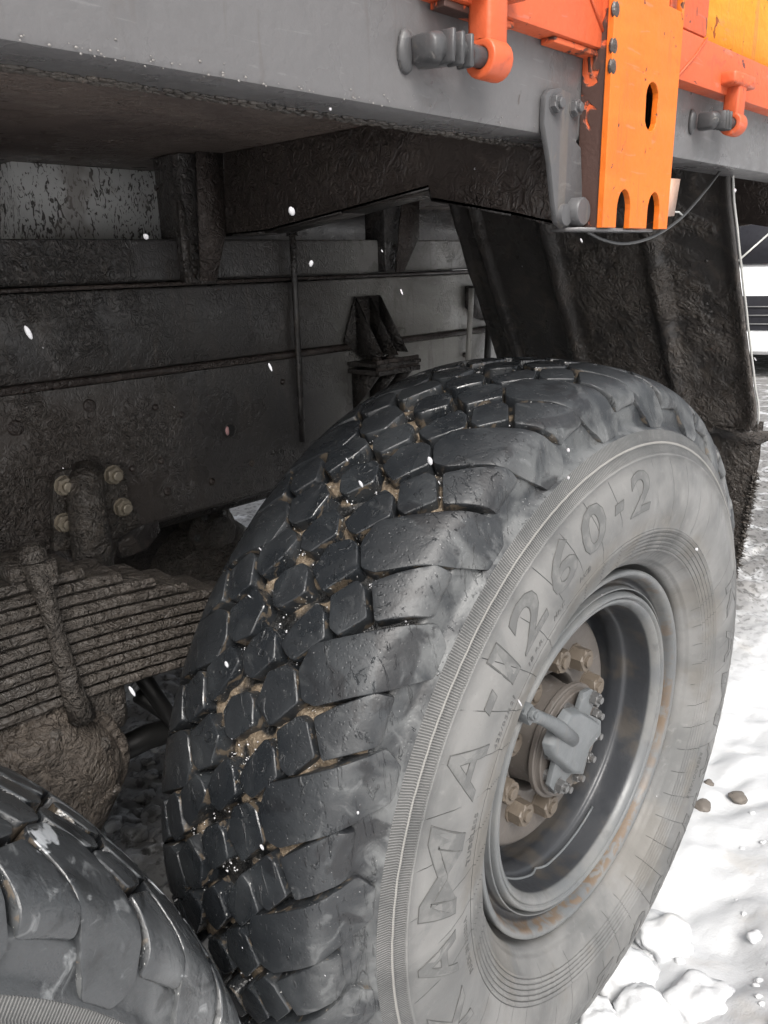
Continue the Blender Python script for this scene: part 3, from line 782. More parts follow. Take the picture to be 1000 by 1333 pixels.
# slim upright pipes on the rail
def pipe(px0, py0, px1, py1, r, dx, mat=GRIME, x=FX):
    bm = bmesh.new(); a_, b_ = onx(px0, py0, x+dx), onx(px1, py1, x+dx)
    tube(bm, [a_.lerp(b_, t/6) for t in range(7)], r, 12); return part('brake_pipe', bm, mat)
pipe(380, 296, 394, 575, .0062, .012)
pipe(614, 375, 609, 480, .007, .03, WIRE and RAIL)
pipe(637, 420, 634, 480, .009, .02, BLACK)
bm = bmesh.new(); pt = onx(380, 300, FX+.012); hexnut(bm, pt-Vector((0, 0, .01)), (0, 0, 1), .011, .012, .5, .3); part('pipe_union', bm, GRIME)
bm = bmesh.new(); prism(bm, [onx(x_, y_, FX+.012) for x_, y_ in [(608, 372), (640, 372), (640, 418), (628, 417), (618, 412), (608, 400)]], (-.006, 0, 0)); part('rail_gusset', bm, GRIME)

# gusseted step bracket bolted to the rail (upper middle)
bm = bmesh.new(); bx0 = onx(470, 470, FX)
f = lambda px, py, dx: onx(px, py, FX+dx)
prism(bm, [f(461, 386, .004), f(493, 384, .004), f(520, 455, .004), f(475, 470, .004), f(447, 445, .004)], (.004, 0, 0))
brk = part('step_bracket', bm, GRIME)
for a_, b_, c_ in (((461, 386), (493, 466), (447, 440)), ((480, 385), (495, 466), (487, 462)), ((493, 384), (521, 460), (513, 455))):
    bm = bmesh.new(); pa, pb, pc_ = f(*a_, .008), f(b_[0], b_[1], .09), f(*c_, .008)
    pa = f(a_[0], a_[1], .006); base = Vector((pa.x, pa.y, f(0+b_[0], b_[1], .09).z)); tip = Vector((FX+.085, pa.y+.0, base.z))
    prism(bm, [pa, base, tip], (0, .005, 0)); part('bracket_gusset', bm, GRIME, brk)
pz = f(b_[0], 466, .09).z
ya, yb = f(461, 386, .006).y-.025, f(493, 384, .006).y+.03
bm = bmesh.new(); bbox(bm, (FX+.003, ya, pz-.014), (FX+.10, yb, pz-.006)); bbox(bm, (FX+.003, ya, pz-.030), (FX+.098, yb, pz-.020)); bevel(bm, .002); part('bracket_shelf', bm, GRIME, brk)
bm = bmesh.new(); bbox(bm, (FX+.088, ya, pz-.030), (FX+.094, yb, pz+.002)); bevel(bm, .002); part('shelf_lip', bm, GRIME2, brk)
for y_ in (ya+.012, (ya+yb)/2, yb-.016):
    bm = bmesh.new(); prism(bm, [Vector((FX+.004, y_, pz-.03)), Vector((FX+.085, y_, pz-.03)), Vector((FX+.004, y_, pz-.115))], (0, .005, 0)); part('bracket_gusset', bm, GRIME, brk)
for y_ in ((ya*2+yb)/3, (ya+2*yb)/3):
    bm = bmesh.new(); hexnut(bm, (FX+.05, y_, pz-.006), (0, 0, 1), .011, .009, .5, .6); part('bracket_bolt', bm, GRIME2, brk)

# spring bracket on the rail: flanged plate, bolts and a bulging casting
bm = bmesh.new(); g = lambda px, py, dx=.008: onx(px, py, FX+dx)
prism(bm, [g(x_, y_, .005) for x_, y_ in [(68, 616), (80, 610), (150, 603), (160, 612), (164, 650), (178, 668), (176, 684), (150, 700), (140, 760), (88, 760), (66, 722), (64, 640)]], (.012, 0, 0)); bevel(bm, .004, 2)
sb = part('spring_bracket', bm, MUD, sharp=50)
bm = bmesh.new(); tube(bm, [g(113, 608, .012), g(112, 630, .03), g(113, 665, .045), g(119, 705, .048), g(124, 750, .04), g(124, 775, .03)], [.022, .028, .030, .032, .033, .026], 16); wobble(bm, .003, 30); part('bracket_casting', bm, MUD, sb)
bm = bmesh.new(); tube(bm, [g(82, 716, .02), g(86, 760, .03), g(86, 778, .03)], [.017, .019, .016], 12); wobble(bm, .002, 30); part('bracket_foot', bm, GRIME, sb)
for px, py in ((83, 632), (147, 618), (159, 660), (83, 680)):
    bm = bmesh.new(); hexnut(bm, g(px, py, .017), (1, 0, 0), .0148, .012, .55, .7, random.random()); part('bracket_nut', bm, BRASS, sb, smooth=False)
# lower lug of the rail and dark gearbox shapes in the gap
bm = bmesh.new(); prism(bm, [g(x_, y_, -.002) for x_, y_ in [(150, 700), (172, 690), (205, 672), (210, 692), (192, 716), (160, 728)]], (-.02, 0, 0)); bevel(bm, .003); part('rail_lug', bm, GRIME)
bm = bmesh.new(); c_ = onx(272, 690, -1.0); revolve(bm, crv([(-.2, .05), (0, .05), (.005, .062), (.02, .062), (.03, .045), (.05, .04), (.055, .0)], 2), 24, c_); wobble(bm, .002, 20); fl = part('shaft_flange', bm, MUD)
for k in range(6):
    bm = bmesh.new(); hexnut(bm, c_+Vector((.02, .048*math.cos(k*1.047), .048*math.sin(k*1.047))), (1, 0, 0), .009, .01, .5, .4); part('flange_bolt', bm, STUD, fl, smooth=False)
bm = bmesh.new(); tube(bm, [onx(240, 668, -.95)+Vector((0, -.3, .02)), onx(310, 640, -.95)+Vector((0, .5, .0))], .035, 12); part('propeller_shaft', bm, GRIME)
bm = bmesh.new(); bbox(bm, (-1.35, -.75, -.05), (-1.05, .1, .28)); bevel(bm, .04, 3); wobble(bm, .01, 8); part('gearbox', bm, GRIME)

# ------------------------------------------------------------------ leaf spring
SX0, SX1, SYC = -.545, -.455, -.605
ztop = .362
NL = 11; TH = .0172
for k in range(NL):
    bm = bmesh.new(); L = .055+.05*k; L = min(L, .66) ; n = max(8, int(L/.010)); zt_ = ztop-TH*k
    rows = []
    for i in range(2*n+1):
        dy = -L+L*i/n; y_ = SYC+dy; z_ = zt_-.06*dy-.22*dy*dy; jt = .0016*noise.noise(Vector((k*3, y_*30, 0)))
        w0 = .0035*noise.noise(Vector((y_*45, k*7, 5)))
        rows.append([bm.verts.new(v) for v in ((SX1+.0015*(k % 2)+w0, y_, z_-.0045+jt), (SX1-.005, y_, z_+jt), (SX0, y_, z_+jt), (SX0, y_, z_-TH+.0028), (SX1-.006, y_, z_-TH+.0022), (SX1+.0015*(k % 2)+w0, y_, z_-TH+.0068))])
    for A, B in zip(rows, rows[1:]):
        for j in range(6): bm.faces.new((A[j], A[(j+1) % 6], B[(j+1) % 6], B[j]))
    bm.faces.new(rows[0][::-1]); bm.faces.new(rows[-1]); bmesh.ops.recalc_face_normals(bm, faces=bm.faces[:])
    part('spring_leaf', bm, LEAFM, smooth=False)
# spring strap with its clamp nut
h = lambda px, py, x=-.444: onx(px, py, x)
bm = bmesh.new(); tube(bm, [h(47, 745), h(60, 780), h(72, 820), h(82, 860), h(94, 900), h(108, 935)], [.014, .0125, .012, .0125, .014, .018], 12); wobble(bm, .003, 45); strap = part('spring_u_bolt', bm, MUD)
bm = bmesh.new(); box(bm, h(50, 745, -.455), (.045, .036, .034)); bevel(bm, .006, 2); wobble(bm, .003, 40); part('clamp_block', bm, MUD, strap)
bm = bmesh.new(); hexnut(bm, h(43, 728, -.455), (0, 0, 1), .0165, .014, .6, .4); wobble(bm, .001, 60); part('clamp_nut', bm, MUD, strap)
bm = bmesh.new(); bbox(bm, (-.545, h(50, 745).y-.03, ztop+.001), (-.455, h(50, 745).y+.03, ztop+.022)); bevel(bm, .005); part('clamp_plate', bm, MUD, strap)
# seat below the spring and the balancer hub
bm = bmesh.new(); c_ = onx(130, 930, -.47); bbox(bm, (-.57, c_.y-.10, c_.z-.05), (-.470, c_.y+.045, c_.z+.05)); bevel(bm, .02, 3); 
bmesh.ops.subdivide_edges(bm, edges=bm.edges[:], cuts=3, use_grid_fill=True); wobble(bm, .008, 22); part('spring_seat', bm, MUD)
bm = bmesh.new(); cb = onx(68, 1035, -.45)
revolve(bm, crv([(-.30, .095), (-.16, .098), (-.06, .100), (-.052, .118), (-.022, .121), (-.014, .116), (-.013, .104), (-.002, .100), (.014, .084), (.022, .052), (.024, 0)], 5), 72, cb); wobble(bm, .0045, 24); wobble(bm, .002, 70); balancer = part('balancer_hub', bm, m_grime('muddy_hub_casting', (.052, .043, .036), (.084, .070, .058), (.135, .112, .092), 1.3, (.4, .7), .45, lump=1.3))
for k in range(7):
    bm = bmesh.new(); a_ = k*2*PI/7+.5; hexnut(bm, cb+Vector((.006, .088*math.cos(a_), .088*math.sin(a_))), (1, .0, 0), .009, .006, .5, .3); wobble(bm, .001, 60); part('hub_cap_bolt', bm, LEAFM, balancer)
bm = bmesh.new(); tube(bm, [onx(185, 880, -.6), onx(215, 925, -.6), onx(235, 950, -.58)], .014, 10); part('reaction_rod', bm, BLACK)
bm = bmesh.new(); tube(bm, [onx(140, 985, -.62), onx(190, 960, -.62), onx(240, 945, -.62)], .022, 12); part('reaction_rod', bm, BLACK)
bm = bmesh.new(); tube(bm, [onx(180, 905, -.62), onx(240, 945, -.6)], .013, 10); part('reaction_rod', bm, BLACK)
# axle ends of the spring rest on the axle
bm = bmesh.new(); bbox(bm, (-.56, -.12, .06), (-.44, .12, .14)); bevel(bm, .02, 2); part('spring_seat', bm, MUD)

# ------------------------------------------------------------------ deck
DZ = .853; UZ = .912; TZ = 1.16
YP = -.12
# outer rim channel of the deck: vertical face, rolled lower lip
bm = bmesh.new()
prism(bm, [Vector((x_, -2.6, z_)) for x_, z_ in [(0, TZ), (0, DZ+.007), (-.002, DZ+.002), (-.007, DZ), (-.058, DZ), (-.060, DZ+.006), (-.012, DZ+.008), (-.008, DZ+.012), (-.008, TZ)]], (0, 5.2, 0))
bevel(bm, .0012, 1, 50); deckrim = part('deck_rim', bm, DECK, sharp=40)
# caked mud on the lip edge
bm = bmesh.new()
for i in range(900):
    y_ = random.uniform(-1.2, -.15); x_ = random.uniform(-.062, -.045); k = bmesh.ops.create_icosphere(bm, subdivisions=1, radius=random.uniform(.0012, .0035))
    for v in k['verts']: v.co = Vector((v.co.x*1.2, v.co.y*1.8, v.co.z*.6))+Vector((x_, y_, DZ-.0005))
part('caked_mud', bm, MUD, deckrim, stuff=True)
bm = bmesh.new()
for i in range(90):
    y_ = random.gauss(-.62, .2); z_ = DZ+abs(random.gauss(0, .006)); k = bmesh.ops.create_icosphere(bm, subdivisions=1, radius=random.uniform(.0003, .0010))
    for v in k['verts']: v.co = Vector((v.co.x*.6, v.co.y*1.4, v.co.z))+Vector((.0004, y_, z_))
part('frozen_droplet', bm, flat('dirty_ice', (.19, .18, .17), .3), deckrim, stuff=True)
bm = bmesh.new(); bbox(bm, (-2.3, -2.6, UZ), (-.0085, 2.6, UZ+.03)); part('deck_floor', bm, UNDER)
bm = bmesh.new(); bbox(bm, (-2.31, -2.6, DZ), (-2.29, 2.6, TZ)); part('deck_rim', bm, DECK)
# deep longitudinal bearer with flaked white paint, seen between deck and chassis
bm = bmesh.new(); bx = -.95
a_, b_ = onx(22, 255, bx), onx(228, 255, bx)
bbox(bm, (bx-.3, a_.y, .74), (bx, b_.y, UZ-.001)); part('tool_box', bm, WHITEP)
bm = bmesh.new(); bbox(bm, (-1.55, -2.6, .79), (-1.47, 2.6, UZ-.001)); part('added_bearer', bm, GRIME)  # added beam, blocks light from the far side so the gap stays dark
# outrigger: pressed cross member from the chassis to the deck edge
y0 = YP
outr = [(228, 198), (500, 153), (640, 140), (775, 170), (775, 297), (665, 280), (561, 262), (558, 245), (445, 277), (345, 303), (294, 308), (290, 197)]
pts = [ony(x_, y_, y0) for x_, y_ in [(290, 190), (640, 120), (768, 165), (770, 297), (665, 281), (561, 262), (558, 246), (445, 277), (345, 303), (292, 308)]]
for p in pts[:3]: p.z = UZ-.001
pts[2].x = -.009; pts[1].x = -.2; pts[3].x = -.009
bm = bmesh.new(); prism(bm, pts[:2]+[pts[2]]+pts[3:], (0, .012, 0)); bevel(bm, .002, 1); outr_o = part('outrigger', bm, GRIME2)
# its bottom flange
for i in range(3, len(pts)-1):
    a_, b_ = pts[i], pts[i+1]; bm = bmesh.new()
    prism(bm, [a_, b_, b_+Vector((0, 0, .005)), a_+Vector((0, 0, .005))], (0, -.0 if i == 5 else .055, 0)); part('outrigger_flange', bm, GRIME, outr_o)
for y_ in (-1.25, .75, 1.4):
    bm = bmesh.new(); prism(bm, [p+Vector((0, y_-YP, 0)) for p in pts], (0, .012, 0)); part('outrigger', bm, GRIME2)
# upright angle brackets joining outrigger and subframe
bm = bmesh.new(); fx = FX+.02
A0 = onx(232, 200, fx); A1 = onx(246, 367, fx); A2 = onx(290, 197, fx)
bbox(bm, (FX-.06, A0.y-.0, zb), (fx, A0.y+.055, UZ-.001)); bevel(bm, .003); up1 = part('deck_mount', bm, GRIME)
bm = bmesh.new(); prism(bm, [onx(x_, y_, fx+.03) for x_, y_ in [(229, 262), (236, 262), (243, 300), (248, 368), (240, 368)]], (.006, 0, 0)); part('mount_flange', bm, GRIME, up1)
bm = bmesh.new(); prism(bm, [onx(x_, y_, fx+.025) for x_, y_ in [(256, 197), (290, 193), (294, 305), (282, 366), (262, 366)]], (-.004, 0, 0)); part('mount_gusset', bm, GRIME2, up1)
for px, py in ((240, 228), (252, 322), (254, 352)):
    bm = bmesh.new(); disc_at(bm, onx(px, py, fx+.001), .006, .003, 12, .001); part('mount_rivet', bm, GRIME, up1)
bm = bmesh.new(); B0 = onx(500, 262, FX+.01); B1 = onx(545, 352, FX+.01)
bbox(bm, (FX-.05, B0.y, B1.z), (FX+.01, B0.y+.05, .9)); bevel(bm, .003); up2 = part('deck_mount', bm, GRIME)
bm = bmesh.new(); prism(bm, [onx(x_, y_, FX+.03) for x_, y_ in [(524, 262), (546, 258), (546, 308), (526, 354), (516, 354)]], (-.004, 0, 0)); part('mount_gusset', bm, GRIME2, up2)

# ------------------------------------------------------------------ orange side boards, stake post, hinges
PX = .036
bm = bmesh.new(); zb1 = onx(800, 70, .012).z
def board(px_list, x, dx, name, mat, bw=.004):
    bm = bmesh.new(); prism(bm, [onx(a_, b_, x) for a_, b_ in px_list], (dx, 0, 0)); bevel(bm, bw, 2, 40); return part(name, bm, mat, sharp=50)
xb = .022
zlow = .939
yL = onx(640, 30, xb).y-.03; yR = -.098
bm = bmesh.new(); bbox(bm, (-.03, -.395, zlow), (xb, yR, 1.5)); bevel(bm, .004, 2); bd = part('side_board', bm, REDOR, sharp=50)
bm = bmesh.new(); prism(bm, [Vector((-.03, y_, z_)) for y_, z_ in [(-2.6, .957), (-.395, .957), (-.395, 1.5), (-2.6, 1.5)]], (xb-.004+.03, 0, 0)); bevel(bm, .004, 2); part('side_board', bm, REDOR, sharp=50)
# stiffening rail of the board (weld seams)
bm = bmesh.new(); tube(bm, [(xb+.001, -.20, 1.02), (xb+.001, -.115, .946)], .0016, 6); part('weld_seam', bm, REDOR, bd)
# stake post: front plate with slot holes, side webs
post = [(805, -60), (785, 295), (862, 298), (902, -60)]
yl, yr = onx(785, 295, PX).y, onx(864, 298, PX).y; zbm = .763
yl = -.128; yr = .033
def slot(cy, cz, w_, h_, n=16, flatb=False):
    r = w_/2; pts_ = []
    for i in range(n): 
        t = 2*PI*i/n; s_ = math.sin(t); pts_.append((cy+r*math.cos(t), cz+r*s_+((h_/2-r) if s_ >= 0 else -(h_/2-r))))
    return pts_
def plate_with_holes(y0_, y1_, z0_, z1_, holes, notches, x, th):
    """plate built on a fine grid: cells inside a hole are left open"""
    cu = bpy.data.curves.new('plate', 'CURVE'); cu.dimensions = '2D'; cu.fill_mode = 'BOTH'; cu.extrude = th/2; cu.bevel_depth = .0008; cu.bevel_resolution = 1
    outer = [(y0_, z1_), (y0_, z0_)]
    for (c, w_, hh) in notches:
        outer += [(c-w_/2, z0_), (c-w_/2, z0_+hh-w_/2)]
        outer += [(c-w_/2*math.cos(t), z0_+hh-w_/2+w_/2*1.3*math.sin(t)) for t in [PI*i/10 for i in range(1, 10)]]
        outer += [(c+w_/2, z0_+hh-w_/2), (c+w_/2, z0_)]
    outer += [(y1_, z0_), (y1_, z1_)]
    for loop in [outer]+holes:
        s = cu.splines.new('POLY'); s.points.add(len(loop)-1); s.use_cyclic_u = True
        for i, (a_, b_) in enumerate(loop): s.points[i].co = (a_, b_, 0, 1)
    o = bpy.data.objects.new('t', cu); C.objects.link(o); dg = bpy.context.evaluated_depsgraph_get(); dg.update()
    me = bpy.data.meshes.new_from_object(o.evaluated_get(dg)); bpy.data.objects.remove(o)
    bm = bmesh.new(); bm.from_mesh(me); bpy.data.meshes.remove(me)
    for v in bm.verts: v.co = Vector((x-th/2+v.co.z, v.co.x, v.co.y))
    bmesh.ops.remove_doubles(bm, verts=bm.verts[:], dist=.00001); bmesh.ops.recalc_face_normals(bm, faces=bm.faces[:])
    return bm
hc = onx(848, 139, PX); n1 = onx(811, 280, PX); n2 = onx(850, 280, PX); tq = onx(880, 5, PX)
w1 = abs(onx(803, 280, PX).y-onx(819, 280, PX).y)
bm = plate_with_holes(yl, yr, zbm, 1.5, [slot(hc.y, hc.z, .032, .052), [(tq.y-.018, tq.z-.006), (tq.y+.018, tq.z-.006), (tq.y+.018, tq.z+.06), (tq.y-.018, tq.z+.06)], [(tq.y-.085, tq.z), (tq.y-.055, tq.z), (tq.y-.055, tq.z+.06), (tq.y-.085, tq.z+.06)]], [(n1.y, .034, .036), (n2.y, .034, .036)], PX, .006)
pst = part('stake_post', bm, ORANGE, smooth=False)
bm = bmesh.new(); bbox(bm, (.0012, yl+.0015, zbm), (PX-.0065, yl+.0075, 1.5)); part('post_web', bm, RUSTO, pst, smooth=False)
bm = bmesh.new(); bbox(bm, (.0012, yr-.0075, zbm), (PX-.0065, yr-.0015, .93)); part('post_web', bm, RUSTO, pst, smooth=False)
bm = bmesh.new(); bbox(bm, (.0008, yl+.008, zbm+.004), (.004, yr-.008, 1.5)); part('post_back', bm, SMOOTHB, pst, smooth=False)
for px, py in ((809, 15), (806, 62), (803, 88)):
    bm = bmesh.new(); p_ = onx(px, py, PX); q = bmesh.ops.create_icosphere(bm, subdivisions=2, radius=1)
    for v in q['verts']: v.co = Vector((v.co.x*.0035, v.co.y*.007, v.co.z*.009))+Vector((PX-.001, yl+.003, p_.z))
    part('weld_spot', bm, GRIME2, pst)
# small reflector tab and bracket tray under the post
bm = bmesh.new(); prism(bm, [onx(x_, y_, .0) for x_, y_ in [(874, 232), (886, 233), (878, 281), (866, 282)]], (-.006, 0, 0)); part('side_reflector', bm, flat('dull_reflector', (.42, .27, .2), .4))
bm = bmesh.new(); bbox(bm, (-.05, yr+.002, DZ-.006), (.01, yr+.06, DZ-.001)); part('tab_plate', bm, GRIME2)
# mounting base under the stake post with melting ice
bm = bmesh.new(); bbox(bm, (-.008, yl-.035, zbm-.004), (PX-.008, yr-.02, zbm-.0005)); part('post_foot', bm, DECK)
# hinge link beside the post
LNK = m_paint('link_paint', (.075, .075, .078), (.04, .035, .03), .72, (.14, .12, .1), .5, .4)
bm = bmesh.new(); lk = [(711, 125), (716, 116), (730, 114), (750, 124), (755, 140), (751, 185), (757, 192), (760, 285), (752, 297), (735, 299), (726, 290), (722, 262), (717, 210), (709, 160)]
prism(bm, [onx(x_, y_, .008) for x_, y_ in lk], (-.007, 0, 0)); bevel(bm, .002, 2, 40); lnk = part('hinge_link', bm, LNK, sharp=50)
for px, py, r in ((722, 135, .0095), (747, 141, .0085)):
    bm = bmesh.new(); hexnut(bm, onx(px, py, .008), (1, 0, 0), r, .007, .55, .5, .4); part('link_bolt', bm, LNK, lnk, smooth=False)
bm = bmesh.new(); p_ = onx(748, 276, .010); p2 = onx(733, 280, .008)
revolve(bm, [(-.002, .015), (.010, .015), (.012, .0135), (.012, .0)], 24, p_); part('link_pin', bm, LNK, lnk, sharp=40)
bm = bmesh.new(); revolve(bm, [(0, .012), (.005, .011), (.006, .0)], 16, p2); part('link_washer', bm, LNK, lnk, sharp=40)
# hinge eyes and pins
DKMET = m_paint('dark_forging', (.045, .045, .047), (.10, .095, .09), .62, (.12, .10, .08), .6, .35)
def hinge(cx, cy, s, flip=False):
    """orange eye lug welded under the side board, holding a grey pin set in a socket on the deck face"""
    c = onx(cx, cy, .030); r0_, r1_ = .0165*s, .0085*s
    bm = bmesh.new(); n = 20; W = .028*s; prof_ = []
    for side in (-1, 1):
        rings_ = []
        for r_ in (r0_, r1_):
            rings_.append([bm.verts.new(c+Vector((r_*math.cos(2*PI*k/n), side*W/2, r_*math.sin(2*PI*k/n)))) for k in range(n)])
        prof_.append(rings_)
    for k in range(n):
        k2 = (k+1) % n
        for (A, B) in ((prof_[0][0], prof_[1][0]), (prof_[1][0], prof_[1][1]), (prof_[1][1], prof_[0][1]), (prof_[0][1], prof_[0][0])):
            bm.faces.new((A[k], A[k2], B[k2], B[k]))
    bmesh.ops.recalc_face_normals(bm, faces=bm.faces[:]); bevel(bm, .0018*s, 2, 50)
    eye = part('hinge_eye', bm, REDOR, sharp=60)
    bm = bmesh.new(); bbox(bm, (c.x-.014*s, c.y-W/2, c.z+r0_*.6), (c.x+.010*s, c.y+W/2, c.z+.062*s)); bevel(bm, .004*s, 2)
    part('hinge_strap', bm, REDOR, eye, sharp=60)
    bm = bmesh.new(); bbox(bm, (c.x-.016*s, c.y-.042*s, c.z+.050*s), (c.x+.013*s, c.y+.040*s, c.z+.068*s)); bevel(bm, .004*s, 2); wobble(bm, .002, 50); part('hinge_foot', bm, REDOR, eye)
    for k in range(5):
        q = bmesh.new(); kk = bmesh.ops.create_icosphere(q, subdivisions=2, radius=.006*s)
        for v in kk['verts']: v.co = v.co+Vector((c.x+.008*s, c.y+(-.030+.014*k)*s, c.z+.056*s+.003*math.sin(k*2)))
        wobble(q, .002, 80); part('weld_bead', q, REDOR, eye)
    # pin with its forged socket
    bm = bmesh.new(); a_ = Vector((c.x-.002, c.y-.062*s, c.z-.001)); 
    tube(bm, [(c.x, c.y+.020*s, c.z), (c.x, c.y+.010*s, c.z), (c.x, c.y-.012*s, c.z), (c.x-.002, c.y-.03*s, c.z+.001)], [.0075*s, .0082*s, .0084*s, .0088*s], 14)
    pin = part('hinge_pin', bm, DKMET, eye, sharp=50)
    bm = bmesh.new(); rows = []
    for t, hw in ((-.026, .0085), (-.040, .012), (-.058, .0155), (-.068, .0165), (-.078, .014)):
        hw *= .74; y_ = c.y+t*s; rows.append([bm.verts.new((c.x+dx*hw*s-(.006 if t < -.05 else 0), y_, c.z+dz*hw*s)) for dx, dz in ((-1.6, -1), (-1.6, 1), (.5, 1), (1, .5), (1, -.5), (.5, -1))])
    for A, B in zip(rows, rows[1:]):
        for j in range(6): bm.faces.new((A[j], A[(j+1) % 6], B[(j+1) % 6], B[j]))
    bm.faces.new(rows[0]); bm.faces.new(rows[-1][::-1]); bmesh.ops.recalc_face_normals(bm, faces=bm.faces[:]); bevel(bm, .002*s, 1); wobble(bm, .001, 60)
    sock = part('pin_socket', bm, DKMET, deckrim)
    bm = bmesh.new(); 
    for y_, z_ in ((-.078, .0),):
        q = bmesh.ops.create_icosphere(bm, subdivisions=2, radius=.008*s)
        for v in q['verts']: v.co = Vector((v.co.x*.7+.002, v.co.y*1.2+c.y+y_*s, v.co.z*2.2+c.z+z_*s))
    wobble(bm, .002, 90); part('socket_weld', bm, DKMET, deckrim)
    bm = bmesh.new()
    for y_ in (-.040, -.052, -.064): bbox(bm, (c.x-.004, c.y+y_*s-.0022*s, c.z-.0125*s), (c.x+.0125*s, c.y+y_*s+.0022*s, c.z+.0125*s))
    bevel(bm, .0012, 1); wobble(bm, .001, 70); part('socket_rib', bm, DKMET, deckrim)
hinge(637, 78, 1.0)
hinge(955, 162, .9)
# right hand board (lower frame rails with yellow inset)
yr2 = yr-.004
bm = bmesh.new(); zr = onx(925, 52, xb).z; ys_ = onx(921, 45, xb).y; bbox(bm, (-.03, yr2, zlow-.004), (xb, 2.6, zr)); bevel(bm, .004, 2); b2 = part('side_board', bm, REDOR, sharp=50)
bm = bmesh.new(); bbox(bm, (-.03, yr2, zr+.0005), (xb, ys_, 1.5)); bevel(bm, .004, 2); part('board_stile', bm, REDOR, b2, sharp=50)
bm = bmesh.new(); bbox(bm, (-.03, ys_+.0008, zr+.0008), (xb-.010, 2.6, 1.5)); part('board_inset', bm, YEL, b2)
bm = bmesh.new(); pR = onx(1000, 52, xb-.01); bbox(bm, (xb-.0095, ys_+.12, zr+.09), (xb-.003, 2.6, 1.5)); bevel(bm, .002); part('board_stiffener', bm, REDOR, b2)
bm = bmesh.new(); tube(bm, [(xb+.0008, ys_-.001, zr), (xb+.0008, (ys_+yr2)/2+.02, (zr+zlow)/2), (xb+.0008, yr2+.03, zlow-.002)], .0014, 6); part('weld_seam', bm, REDOR, b2)
for y_ in (-.33, -.16): 
    bm = bmesh.new(); bbox(bm, (xb-.02, y_-.05, zlow-.006), (xb-.004, y_+.05, zlow-.0006)); bevel(bm, .001); part('board_skid', bm, RUSTO, bd)
# hanging cable
bm = bmesh.new(); cp = crv([tuple(v) for v in []] or [(0, 0), (1, 0)], 2); bm.free(); bm = bmesh.new()
pl = [onx(x_, y_, -.03) for x_, y_ in [(762, 300), (785, 312), (815, 317), (850, 308), (885, 285), (915, 252), (938, 222)]]
tube(bm, [Vector(p) for p in crv([p.to_tuple() for p in pl], 4)], .0019, 6) if False else None
P_ = []
for i in range(len(pl)-1):
    q = [pl[max(i-1, 0)], pl[i], pl[i+1], pl[min(i+2, len(pl)-1)]]
    for k in range(5):
        t = k/5; P_.append(.5*((2*q[1])+(q[2]-q[0])*t+(2*q[0]-5*q[1]+4*q[2]-q[3])*t*t+(3*q[1]-q[0]-3*q[2]+q[3])*t**3))
P_.append(pl[-1]); tube(bm, P_, .0022, 8); part('hanging_cable', bm, CABLE)
bm = bmesh.new(); tube(bm, [onx(862, 275, -.03), onx(884, 276, -.03), onx(889, 281, -.03)], .0015, 6); part('cable_clip', bm, WIRE)

# ------------------------------------------------------------------ mudguard behind the wheel
arc = crv([(.44, .98), (.46, .86), (.54, .70), (.63, .54), (.69, .43), (.71, .35)], 8)
XM0, XM1 = -.665, -.052
bm = bmesh.new(); NXM = 90; rows = []
def rib(u, c, w_): return math.exp(-((u-c)/w_)**2)
for i, p in enumerate(arc):
    tt = i/(len(arc)-1); row = []
    t_ = (Vector(arc[min(i+1, len(arc)-1)])-Vector(arc[max(i-1, 0)])).normalized(); nrm = Vector((-t_.y, t_.x))
    for j in range(NXM+1):
        u = j/NXM; xx = XM0+(XM1-XM0)*u
        d = 0
        fade = min(1, max(0, (tt-.05)/.1))*min(1, max(0, (.93-tt)/.08))
        for cx_, ww in ((.10, .016), (.39, .020), (.74, .022)): d += .017*rib(u, cx_, ww)*fade
        xx += .022*u*tt
        kc = min(1, max(0, 1-(p.y-.35)/.08)); xx -= u*.08*(1-math.sqrt(max(0, 1-kc*kc)))
        d += .02*rib(u, 1.0, .035)+.012*rib(u, 0, .02)
        d -= .02*max(0, (.38-u)/.38)
        # rounded lower corners
        cut = 0
        if tt > .82:
            cut = .035*((tt-.82)/.18)**2*(max(0, (u-.8)/.2)+max(0, (.2-u)/.2))
        d += .004*noise.noise(Vector((u*14, tt*14, 0)))
        y_, z_ = p.x+nrm.x*d*-1, p.y+nrm.y*d*-1
        row.append(bm.verts.new((xx, y_, z_+cut)))
    rows.append(row)
for A, B in zip(rows, rows[1:]):
    for j in range(NXM): bm.faces.new((A[j], A[j+1], B[j+1], B[j]))
bmesh.ops.recalc_face_normals(bm, faces=bm.faces[:])
EDGE = [r_[-1].co.copy() for r_ in rows]
bmesh.ops.solidify(bm, geom=bm.faces[:], thickness=.006)
mg = part('mudguard', bm, FEND)
bm = bmesh.new(); tube(bm, [p+Vector((.002, .004, 0)) for p in EDGE[2:-6]], .0022, 8); part('mudguard_edge', bm, WIRE, mg)
# lower rubber flap
bm = bmesh.new(); rows = []
for i in range(24):
    t = i/23; row = []
    for j in range(30):
        u = j/29; x_ = -.56+(.525-.06*t*t)*u; y_ = .725+.02*math.sin(u*5+1)+.03*t; z_ = .40-.56*t+.006*noise.noise(Vector((u*30, 0, 0)))*(t > .9)
        row.append(bm.verts.new((x_+.004*noise.noise(Vector((t*20, 3, u))), y_, z_)))
    rows.append(row)
for A, B in zip(rows, rows[1:]):
    for j in range(29): bm.faces.new((A[j], A[j+1], B[j+1], B[j]))
bmesh.ops.solidify(bm, geom=bm.faces[:], thickness=.007); flap = part('rubber_flap', bm, FEND)
